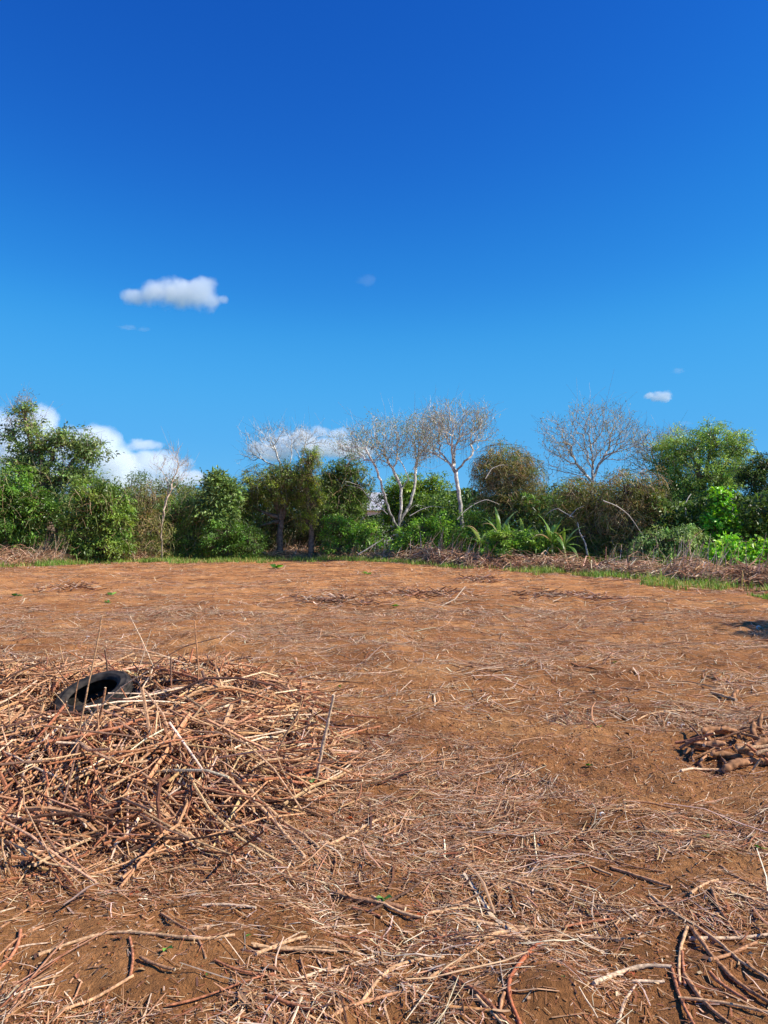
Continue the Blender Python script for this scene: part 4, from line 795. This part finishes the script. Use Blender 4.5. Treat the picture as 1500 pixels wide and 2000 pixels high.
leafy('shrub', 'undergrowth coloured dark as shade in the hollow under the wide vine draped tree', 'shrub', 41.5, 560, [(520, 1020, 40, 40), (570, 1015, 40, 44), (615, 1035, 34, 34), (545, 1050, 50, 24)], 14000, (.12, .05), [(.03, .04, .014), (.045, .06, .02)], tr_r=.05, clump=.22, vines=500, vine_col=((.12, .09, .05), (.2, .15, .09)))  # leaf and vine colours darkened to stand for the hollow's shade
leafy('shrub', 'green shrub behind the brush heap left of the pale forked tree', 'shrub', 39, 680, [(665, 1035, 40, 28), (715, 1038, 34, 26)], 7000, (.14, .05), LG + DG, tr_r=.05, clump=.2)
leafy('leafy_tree', 'round green tree behind the pale forked tree', 'tree', 43, 820, [(800, 955, 50, 34), (845, 960, 36, 36), (830, 990, 56, 30), (770, 985, 36, 36)], 13000, (.14, .065), [(.09, .15, .022), (.13, .2, .03), (.06, .1, .02)], tr_r=.16, clump=.26)
leafy('shrub', 'bright green shrub between the two pale trunks', 'shrub', 36.5, 840, [(820, 1035, 44, 28), (865, 1030, 40, 34), (800, 1055, 36, 18)], 9500, (.12, .055), [(.08, .17, .025), (.12, .24, .035), (.04, .09, .018)], tr_r=.05, clump=.2)
leafy('shrub', 'dark green shrub right of the tall vine hung tree', 'shrub', 34, 935, [(930, 1025, 34, 32), (960, 1045, 40, 26), (910, 1050, 34, 24)], 8500, (.13, .05), MG, tr_r=.05, clump=.2, vines=150)
leafy('vine_covered_tree', 'tall rounded dome of a tree smothered in brown vines', 'tree', 37, 995, [(985, 915, 56, 48), (1015, 935, 46, 48), (960, 940, 38, 50), (990, 985, 60, 42), (1035, 985, 34, 40)], 26000, (.085, .038), BG, [2, 2, 1.5, 2], tr_r=.2, clump=.2, vines=2600, sh=.25)
leafy('shrub', 'low green shrub growing between the banana plants', 'shrub', 31.2, 1020, [(985, 1052, 40, 18), (1050, 1055, 44, 18)], 6500, (.13, .05), MG, tr_r=.03, clump=.18)
leafy('shrub', 'olive shrub tangled with twigs under the bare tree, right of centre', 'shrub', 32, 1130, [(1120, 965, 42, 34), (1160, 985, 44, 44), (1110, 1010, 40, 34), (1165, 1035, 44, 34)], 11500, (.09, .04), [(.09, .12, .025), (.13, .15, .035), (.05, .06, .018), (.17, .13, .06)], tr_r=.06, clump=.2, vines=1000)
leafy('shrub', 'grey-brown vine tangle left of the large green tree at right', 'shrub', 31, 1240, [(1225, 960, 48, 42), (1270, 975, 40, 52), (1220, 1015, 46, 40), (1280, 1020, 40, 36)], 12000, (.085, .038), [(.10, .12, .03), (.15, .15, .05), (.05, .06, .02), (.17, .13, .07)], tr_r=.06, clump=.2, vines=1500)
leafy('leafy_tree', 'large full green tree at the right, tallest crown there', 'tree', 32, 1365, [(1335, 878, 56, 42), (1395, 862, 46, 38), (1438, 876, 34, 38), (1300, 900, 36, 44), (1380, 925, 80, 42), (1310, 950, 36, 36), (1430, 935, 36, 34), (1350, 965, 60, 34)], 30000, (.10, .042), [(.11, .18, .05), (.15, .24, .065), (.07, .12, .035), (.17, .23, .08)], tr_r=.2, clump=.2, vines=350, vine_col=((.15, .2, .06), (.3, .28, .2)))
leafy('dark_tree', 'dark small-leaved tree cut off by the right picture edge', 'tree', 30, 1490, [(1492, 905, 24, 22), (1470, 930, 30, 26), (1500, 965, 40, 44), (1470, 1000, 42, 52), (1510, 1030, 40, 50)], 15000, (.10, .05), [(.035, .06, .02), (.055, .09, .025), (.022, .035, .012)], tr_r=.14, clump=.2, vines=300)
leafy('climbing_vine_shrub', 'bright green leafy column in front of the dark trees at right', 'shrub', 28.5, 1405, [(1405, 968, 26, 20), (1410, 1000, 26, 28), (1395, 1020, 28, 26), (1425, 1030, 24, 24)], 3600, (.15, .1), [(.09, .26, .025), (.14, .34, .04), (.06, .15, .02)], tr_r=.04, clump=.17, per=16)
leafy('shrub', 'drooping grey-green shrub behind the brush at right', 'shrub', 26.5, 1300, [(1290, 1052, 42, 22), (1340, 1045, 38, 22), (1255, 1065, 30, 22), (1310, 1075, 50, 20)], 8500, (.13, .042), GGr, tr_r=.04, clump=.18, droop=.6)
leafy('shrub', 'low bright green broadleaf shrub at the right edge above the brush', 'shrub', 24, 1430, [(1420, 1068, 34, 22), (1470, 1078, 40, 18), (1405, 1090, 28, 16), (1500, 1070, 24, 18)], 3600, (.14, .1), [(.11, .28, .03), (.16, .37, .05), (.07, .16, .025)], tr_r=.03, clump=.16, per=16)
leafy('shrub', 'dark leafy undergrowth below the large green tree', 'shrub', 30.5, 1350, [(1340, 1020, 50, 36), (1385, 1050, 44, 36), (1330, 1060, 60, 26)], 9500, (.10, .05), DG, tr_r=.05, clump=.2)
leafy('shrub', 'dark undergrowth behind the left brush heaps', 'shrub', 38, 150, [(120, 1055, 60, 18, 1), (215, 1055, 40, 22, 1)], 5000, (.11, .05), [(.04, .06, .02), (.07, .08, .03)], tr_r=.04, clump=.2, vines=300)

# pale leafless trees
bare_tree('pale leafless tree with flat spreading crown rising behind the dark vine tree', 46, [[(556, 1066), (556, 1000), (552, 930), (547, 905), (536, 872), (527, 852)], [(552, 930), (570, 895), (569, 862), (567, 845)], [(549, 915), (520, 902), (497, 888), (478, 884)], [(536, 872), (548, 855), (556, 842)], [(556, 960), (590, 900), (596, 870)]],
 [(510, 852, 36, 17), (550, 844, 36, 14), (484, 884, 24, 18), (585, 850, 26, 16), (530, 870, 40, 16)], 520, 5, rmax=.12)
bare_tree('slimmer pale leafless tree directly left of the narrow vine column', 47, [[(588, 1066), (586, 960), (590, 890), (600, 850)], [(588, 900), (575, 870)], [(592, 880), (618, 858)]], [(600, 850, 28, 16), (580, 862, 20, 14), (625, 862, 16, 12)], 200, 12, rmax=.07)
bare_tree('large pale tree forking near the ground into five white limbs', 37.5, [[(776, 1076), (777, 1052), (778, 1032)], [(778, 1035), (762, 1003), (750, 965), (737, 920), (714, 878), (704, 858)], [(778, 1030), (784, 990), (783, 950), (768, 918), (755, 892), (745, 868)], [(780, 1022), (800, 985), (811, 950), (813, 912), (820, 870), (826, 838)], [(766, 1002), (742, 985), (726, 965), (703, 950), (680, 946)], [(803, 978), (806, 958), (828, 944), (848, 932)], [(784, 960), (800, 935), (786, 910), (770, 886)], [(778, 1020), (795, 1000), (812, 985), (834, 988)]],
 [(680, 862, 40, 30), (720, 845, 44, 28), (765, 850, 44, 32), (815, 835, 40, 26), (845, 850, 30, 30), (740, 880, 60, 24), (820, 880, 40, 26)], 1150, 21, rmax=.1, leafn=4600, vines=110)
bare_tree('tallest pale tree in the centre, vines hanging on its leaning trunk', 35.5, [[(893, 1076), (897, 1052), (903, 1026), (899, 1000), (897, 965), (892, 935), (884, 908)], [(884, 908), (881, 872), (881, 838), (884, 802)], [(886, 912), (889, 872), (905, 846), (926, 833), (952, 830)], [(884, 915), (868, 888), (851, 868), (840, 848)], [(891, 925), (906, 902), (926, 893), (944, 888)], [(898, 1005), (915, 985), (935, 978)]],
 [(880, 812, 56, 24), (852, 832, 34, 28), (938, 816, 32, 22), (905, 850, 40, 26), (830, 870, 24, 26), (940, 845, 26, 18)], 900, 33, rmax=.13, leafn=2000, bark=(.64, .60, .52), vines=150, leafcol=((.42, .38, .2), (.30, .34, .12)))
bare_tree('grey leafless tree with long wispy twigs right of the vine dome', 33, [[(1148, 1087), (1141, 1052), (1152, 1000), (1158, 932)], [(1158, 932), (1160, 890), (1157, 848), (1164, 822)], [(1159, 935), (1178, 895), (1196, 872), (1200, 845), (1215, 818)], [(1157, 940), (1128, 908), (1104, 896), (1082, 880)], [(1160, 905), (1135, 880), (1110, 855)], [(1185, 888), (1215, 880), (1240, 868)]],
 [(1155, 822, 54, 34), (1212, 832, 46, 32), (1092, 856, 44, 38), (1105, 900, 50, 32), (1232, 872, 30, 32), (1160, 870, 60, 30)], 800, 44, rmax=.085, leafn=1500, bark=(.54, .50, .43), vines=90, leafcol=((.34, .34, .16), (.28, .3, .12)), tw=3)
bare_tree('thin pale bare sapling standing alone at left with fine upright twigs', 36.5, [[(317, 1080), (315, 1040), (322, 990), (336, 945), (347, 915), (348, 880)], [(317, 1020), (322, 980), (330, 950), (320, 925), (305, 905)]], [(346, 893, 17, 24), (310, 905, 18, 20), (362, 915, 12, 24), (335, 930, 24, 20)], 170, 52, rmax=.05, bark=(.66, .54, .4), up=.9, rtip=.0055)
bare_tree('wiry pale bare tree top beside the large green tree at right', 35, [[(1292, 1082), (1290, 960), (1280, 905), (1270, 868)], [(1286, 920), (1300, 880), (1318, 852)]], [(1268, 866, 34, 24), (1318, 848, 24, 14), (1250, 900, 24, 22)], 360, 61, rmax=.05, bark=(.52, .45, .4), leafn=700)
bare_tree('spindly bare top poking above the leafy tree at left', 38, [[(48, 1085), (64, 930), (58, 870), (51, 820), (48, 785)], [(55, 850), (38, 825), (22, 812)], [(52, 830), (70, 810), (76, 795)]], [(46, 795, 26, 24), (55, 828, 26, 22), (25, 825, 18, 18)], 240, 71, rmax=.06, bark=(.5, .42, .34), leafn=900, leafcol=((.3, .26, .12), (.18, .2, .08)))
# arched pale branches and standing dead twigs
def arched(label, pts, d, r, bark=(.6, .54, .48), name='dead_branch'):
    r *= .7; bark = tuple(np.array(bark) * .8); Q = np.array([P(u, v, d + .1 * k) for k, (u, v) in enumerate(pts)]); base = Q[0]
    add(name, stalk_mesh('dead_branch', Q, r, bark, sides=6, taper=.4, off=base), None, tuple(base), label=label, category='branch')
arched('white arched dead branch at left of the pale forked tree', [(757, 1005), (738, 985), (722, 975), (708, 955), (695, 950), (676, 948)], 36.9, .035)
arched('white wavy branch reaching right from the pale forked tree', [(800, 1008), (822, 995), (845, 988), (870, 992)], 36.6, .03)
arched('pale bent limb hanging low right of the vine hung tree', [(893, 1015), (905, 1000), (925, 985), (950, 975), (975, 985)], 35, .035)
arched('pale arched branch over the vine dome', [(948, 935), (960, 915), (978, 908), (1000, 909)], 35.6, .035)
arched('long grey arched branch before the brown vine tangle', [(1178, 978), (1205, 988), (1228, 1005), (1245, 1030), (1262, 1055), (1275, 1085)], 28, .028)
arched('short white fork left of the bare tree with wispy twigs', [(1120, 1010), (1105, 1003), (1088, 992), (1072, 1000), (1065, 1008)], 31, .03)
arched('white arched twig beside the short white fork', [(1112, 1010), (1125, 995), (1140, 988)], 31, .026)
arched('pale twisted trunk base under the bare tree with wispy twigs', [(1148, 1085), (1143, 1060), (1132, 1040), (1128, 1020)], 30.5, .06)
arched('white bent limb inside the large green tree', [(1340, 1010), (1338, 985), (1345, 970), (1350, 965)], 29.5, .045)
arched('thick pale log leaning on the brush left of the pale forked tree', [(700, 1083), (718, 1072), (748, 1053)], 36.8, .05)
arched('pale log leaning in the brush right of the vine hung tree', [(905, 1088), (925, 1068), (938, 1053)], 32.5, .03)
arched('reddish broken trunk standing in the brush right of the shrub', [(1317, 1115), (1316, 1090), (1318, 1068)], 24.2, .04, (.3, .16, .1))
arched('pale leaning stem rising from the brush right of the broken trunk', [(1318, 1092), (1330, 1075), (1332, 1052)], 24.3, .018)
for (a, b_, lab) in [((1275, 1085), (1295, 1130), 'pale bent twig at the lower end of the long grey arched branch'), ((1382, 1092), (1388, 1042), 'upright dead twig left of the bright green shrub, first'), ((1399, 1100), (1392, 1052), 'upright dead twig leaning left before the bright green shrub'), ((1408, 1118), (1440, 1085), 'dead stick leaning right in the reddish brush'), ((1445, 1110), (1490, 1078), 'long pale dead branch reaching up to the right edge'), ((1452, 1105), (1458, 1085), 'short thick pale stub beside the long pale dead branch'), ((1280, 1048), (1302, 1090), 'thin grey twig leaning right before the drooping shrub'), ((1362, 1062), (1345, 1110), 'thin grey stick leaning left before the drooping shrub'), ((1372, 1098), (1330, 1052), 'crossing thin grey stick before the drooping shrub')]:
    m_ = ((a[0] + b_[0]) / 2 + random.uniform(-6, 6), (a[1] + b_[1]) / 2 + 3); arched(lab, [a, m_, b_], 22.8, .014, (.48, .38, .3))
arched('rotten reddish fence post standing in the brush right of centre', [(1183, 1100), (1183, 1085), (1184, 1068)], 27.2, .055, (.35, .17, .1), 'fence_post')

# trunk stubs of the left mango tree with pale patches
arched('gnarled dark stem with a pale lichen patch at the foot of the left tree', [(112, 1092), (108, 1060), (112, 1035), (98, 1010)], 35.3, .14, (.16, .10, .08), 'tree_stump')
arched('reddish gnarled stem right of the pale patched one at left', [(122, 1088), (132, 1060), (126, 1035), (118, 1015)], 35.2, .11, (.24, .13, .1), 'tree_stump')

# banana plants
def banana(label, u, d, H, nl, seed):
    R = random.Random(seed); x0 = (u - 750) / F * d; d += .5; b0 = np.array([x0, d, float(soil(x0, d))]); root = thing('banana_plant', label, 'banana plant', tuple(b0), 'banana plants behind the brush heap')
    g = Geo(); tl, rr = trunk_line(np.array([0, 0, -.05]), np.array([R.gauss(0, .08), R.gauss(0, .05), H * .42]), .085, .05, 6, .04); tubes(tl[None], rr[None], 8, np.array([(.22, .24, .09)]), geo=g); add('stem', g.build('stem', [M_bark], smooth=True), root)
    topp = tl[-1]; H *= .7
    nl += 3
    for k in range(nl):
        a = k * 2.4 + R.uniform(-.3, .3); el = R.uniform(1.0, 1.5) if k > 2 else R.uniform(.4, .8); L = H * R.uniform(.6, .95); Wd = L * R.uniform(.05, .075); K = 12
        p = topp.copy(); dr = np.array([math.cos(a) * math.cos(el), math.sin(a) * math.cos(el) * .8, math.sin(el)]); V = []; out = np.array([math.cos(a), math.sin(a), 0]); sd_ = np.array([-math.sin(a), math.cos(a), 0.])
        for i_ in range(K):
            s = i_ / (K - 1); w_ = Wd * (math.sin(math.pi * min(1, max(0, (s - .12) / .88)) ** .75) if s > .12 else .06) + .01; j1, j2 = R.uniform(.72, 1.05), R.uniform(.72, 1.05)
            V += [p - sd_ * w_ * j1 + [0, 0, -w_ * .35], p, p + sd_ * w_ * j2 + [0, 0, -w_ * .35]]; dr = nrm(dr + np.array([0, 0, -.075 * (1 + 1.6 * s)]) * (1.7 if k < 5 else .9) + out * .03); p = p + dr * L / (K - 1)
        q = [(3 * i_ + c, 3 * i_ + c + 1, 3 * i_ + c + 4, 3 * i_ + c + 3) for i_ in range(K - 1) for c in (0, 1)]
        col = np.array(R.choice([(.20, .36, .07), (.30, .45, .13), (.14, .26, .05)]) if k != 4 else (.45, .32, .16)) * R.uniform(.85, 1.15); g = Geo(); g.put(V, Q=q, C=col); add('leaf', g.build('leaf', [M_gloss], smooth=False), root)
for (u, d, H, nl, lab) in [(948, 31.5, 2.1, 7, 'banana plant farthest left of the row, under the vine dome'), (978, 31.8, 2.6, 8, 'tallest banana plant under the left of the vine dome'), (1003, 31.0, 1.9, 7, 'banana plant third from left in the row'), (1022, 31.6, 2.3, 8, 'banana plant below the middle of the vine dome'), (1045, 30.6, 1.7, 6, 'short banana plant with flat outspread leaves'), (1068, 30.8, 1.9, 7, 'banana plant just left of the pale spiky pair'), (1088, 30.2, 2.2, 8, 'banana plant with tall upright leaves near the bare tree'), (1108, 30.0, 2.0, 7, 'banana plant farthest right of the row beside the bare tree'), (708, 38.5, 2.3, 7, 'lone banana plant left of the pale forked tree'), (685, 39, 2.0, 6, 'lower banana plant behind the brush, left of the lone one')]:
    banana(lab, u, d, H, nl, int(u))

# white house glimpsed through the trees
hb = np.array([(735 - 750) / F * 62, 62, 0.]); house = thing('house', 'small white walled house glimpsed between the trees at centre', 'house', tuple(hb))
def box(x0, x1, y0, y1, z0, z1):
    V = [(x, y, z) for z in (z0, z1) for y in (y0, y1) for x in (x0, x1)]; return V, [(0, 2, 3, 1), (4, 5, 7, 6), (0, 1, 5, 4), (2, 6, 7, 3), (0, 4, 6, 2), (1, 3, 7, 5)]
g = Geo(); V, q = box(-4.5, 7, 0, 7, -.1, 3.1); g.put(V, Q=q); g.put([(-4.5, 0, 3.1), (-4.5, 7, 3.1), (-4.5, 3.5, 4.5), (7, 0, 3.1), (7, 7, 3.1), (7, 3.5, 4.5)], T=[(0, 2, 1), (3, 4, 5)]); add('wall', g.build('wall', [M_white]), house)
g = Geo(); 
for sy, y0 in ((1, -.4), (-1, 7.4)):
    z0 = 3.1 - .4 * 1.4 / 3.5 + .01; V = []
    for dz in (0, .06): V += [(-4.9, y0, z0 + dz), (7.4, y0, z0 + dz), (7.4, 3.5, 4.52 + dz), (-4.9, 3.5, 4.52 + dz)]
    g.put(V, Q=[(0, 1, 2, 3), (7, 6, 5, 4), (0, 4, 5, 1), (1, 5, 6, 2), (3, 2, 6, 7), (0, 3, 7, 4)])
add('roof', g.build('roof', [M_roof]), house)
for xx in (-3, 0, 4.5):
    g = Geo(); V, q = box(xx - .6, xx + .6, -.03, .05, 1.1, 2.2); g.put(V, Q=q); wd = add('window', g.build('window', [M_roof]), house)
    g = Geo(); V, q = box(xx - .52, xx + .52, -.04, -.02, 1.17, 2.13); g.put(V, Q=q); add('pane', g.build('pane', [M_glass]), wd)
g = Geo(); V, q = box(1.5, 2.4, -.03, .05, 0, 2.1); g.put(V, Q=q); add('door', g.build('door', [M_blue]), house)
# pale blue bucket half hidden in the brush
bk = P(1246, 1100, 26.6); bk[2] = soil(bk[0], bk[1]) ; o = thing('bucket', 'pale blue bucket half hidden in the brush right of centre', 'bucket', tuple(bk))
add('body', lathe('body', [(.0, .42), (.13, .42), (.17, .78), (.185, .78), (.185, .8), (.16, .8), (.12, .44), (0, .44)], 20, M_blue), o)
th = np.linspace(0, math.pi, 12); g = Geo(); tubes(np.stack([np.cos(th) * .185, 0 * th, .78 + np.sin(th) * .16], -1)[None], np.full((1, 12), .006), 4, np.array([(.4, .4, .4)]), geo=g); add('handle', g.build('handle', [M_roof]), o)

# tree outside the right edge: its shadow falls into the field
rt, rb = leafy('shade_tree', 'leafy tree just outside the right edge, casting the dark shadow on the soil', 'tree', 10.6, 2530, [(2530, 560, 240, 46), (2410, 640, 80, 36), (2720, 600, 180, 50)], 9000, (.16, .08), MG, tr_r=.16, clump=.24)

# ------------------------------------------------------------------ clouds
def cloud(label, blobs, dist, dens, seed, step=9.0, noise_scale=1.0):
    """vapour: density falls off from a few puffs, its edge torn by noise; the mesh only bounds it"""
    import bmesh
    me = bpy.data.meshes.new('cloud'); bm = bmesh.new(); k = dist / F; cs = np.array([P(b_[0], b_[1], dist) for b_ in blobs]); c0 = cs.mean(0)
    m = bpy.data.materials.new('cloud_vapour'); m.use_nodes = True; t = m.node_tree; t.nodes.clear(); out = t.nodes.new('ShaderNodeOutputMaterial'); pv = t.nodes.new('ShaderNodeVolumePrincipled')
    pv.inputs['Color'].default_value = (.95, .985, 1, 1); pv.inputs['Anisotropy'].default_value = 0.1
    def M(op, a, b=None, c=None):
        n_ = t.nodes.new('ShaderNodeMath'); n_.operation = op
        for i_, q_ in enumerate((a, b, c)):
            if q_ is None: continue
            if isinstance(q_, (int, float)): n_.inputs[i_].default_value = q_
            else: t.links.new(q_, n_.inputs[i_])
        return n_.outputs[0]
    tc = t.nodes.new('ShaderNodeTexCoord'); mean = float(np.mean([b_[3] for b_ in blobs])) * k; field = None
    no = t.nodes.new('ShaderNodeTexNoise'); no.inputs['Scale'].default_value = .42 / mean; no.inputs['Detail'].default_value = 5.0; no.inputs['Roughness'].default_value = .62
    of = t.nodes.new('ShaderNodeVectorMath'); of.operation = 'ADD'; of.inputs[1].default_value = (seed * 91.7, seed * 17.3, 0); t.links.new(tc.outputs['Object'], of.inputs[0]); t.links.new(of.outputs[0], no.inputs['Vector'])
    for (u, v, ru, rv), c in zip(blobs, cs):
        rad = Vector((ru * k, (ru + rv) * .45 * k, rv * k)); cc = Vector(c - c0)
        res = bmesh.ops.create_icosphere(bm, subdivisions=2, radius=1.0)
        for vt in res['verts']: vt.co = Vector((vt.co.x * rad.x, vt.co.y * rad.y, vt.co.z * rad.z)) * 1.45 + cc
        sb = t.nodes.new('ShaderNodeVectorMath'); sb.operation = 'SUBTRACT'; sb.inputs[1].default_value = cc; t.links.new(tc.outputs['Object'], sb.inputs[0])
        dv = t.nodes.new('ShaderNodeVectorMath'); dv.operation = 'DIVIDE'; dv.inputs[1].default_value = rad; t.links.new(sb.outputs[0], dv.inputs[0])
        ln = t.nodes.new('ShaderNodeVectorMath'); ln.operation = 'LENGTH'; t.links.new(dv.outputs[0], ln.inputs[0])
        f = M('SUBTRACT', 1.0, ln.outputs['Value']); field = f if field is None else M('SMOOTH_MAX', field, f, .15)
    f = M('ADD', field, M('MULTIPLY', M('SUBTRACT', no.outputs['Fac'], .5), 2.3)); f = M('MULTIPLY', M('MINIMUM', M('MAXIMUM', f, 0), .45), dens / .3)
    t.links.new(f, pv.inputs['Density']); t.links.new(pv.outputs[0], out.inputs['Volume'])
    bm.to_mesh(me); bm.free(); me.materials.append(m)
    o = add('cloud', me, None, tuple(c0), label=label, category='cloud')
    rm = o.modifiers.new('remesh', 'REMESH'); rm.mode = 'VOXEL'; rm.voxel_size = mean * .4
    return o
cloud('lone white cloud high in the blue sky at left', [(262, 578, 27, 17), (300, 570, 38, 25), (345, 573, 46, 32), (390, 573, 38, 29), (415, 588, 24, 21), (434, 585, 14, 11)], 2500, .014, 1)
cloud('tall white cloud bank behind the left trees', [(0, 855, 46, 60), (85, 835, 42, 46), (30, 860, 60, 55), (130, 880, 60, 50), (185, 870, 42, 42), (210, 915, 60, 45), (60, 920, 90, 60), (150, 950, 90, 50)], 4200, .012, 2, 20, 1.8)
cloud('small white cloud puff left of centre above the low bank', [(285, 868, 32, 12), (262, 872, 16, 10)], 4300, .012, 3, 12, 1.2)
cloud('low white cloud bank behind the thin bare sapling', [(250, 905, 60, 26), (310, 915, 60, 28), (360, 935, 46, 20), (290, 950, 90, 30)], 4400, .013, 4, 18, 1.6)
cloud('white cloud behind the pale leafless tree left of centre', [(628, 844, 22, 14), (660, 848, 30, 14), (515, 880, 40, 20), (560, 862, 44, 18), (590, 862, 46, 22), (540, 880, 46, 22), (640, 875, 60, 26), (700, 880, 30, 18)], 4300, .012, 5, 16, 1.5)
cloud('small cloud puff at right above the large green tree', [(1268, 773, 15, 8), (1293, 773, 17, 12), (1280, 777, 14, 8)], 2800, .02, 6, 7, .7)
cloud('faint wisp of cloud below the lone white cloud', [(250, 640, 22, 5), (280, 643, 16, 5)], 2700, .003, 7, 6, .6)
cloud('faint wisp of cloud in the centre of the sky', [(717, 547, 20, 12)], 2700, .0012, 8, 7, .8)
cloud('faint wisp of cloud above the small puff at right', [(1325, 724, 14, 7)], 2700, .003, 9, 6, .6)
cloud('tiny faint cloud just above the large green tree at right', [(1338, 826, 12, 5)], 2900, .003, 10, 6, .6)
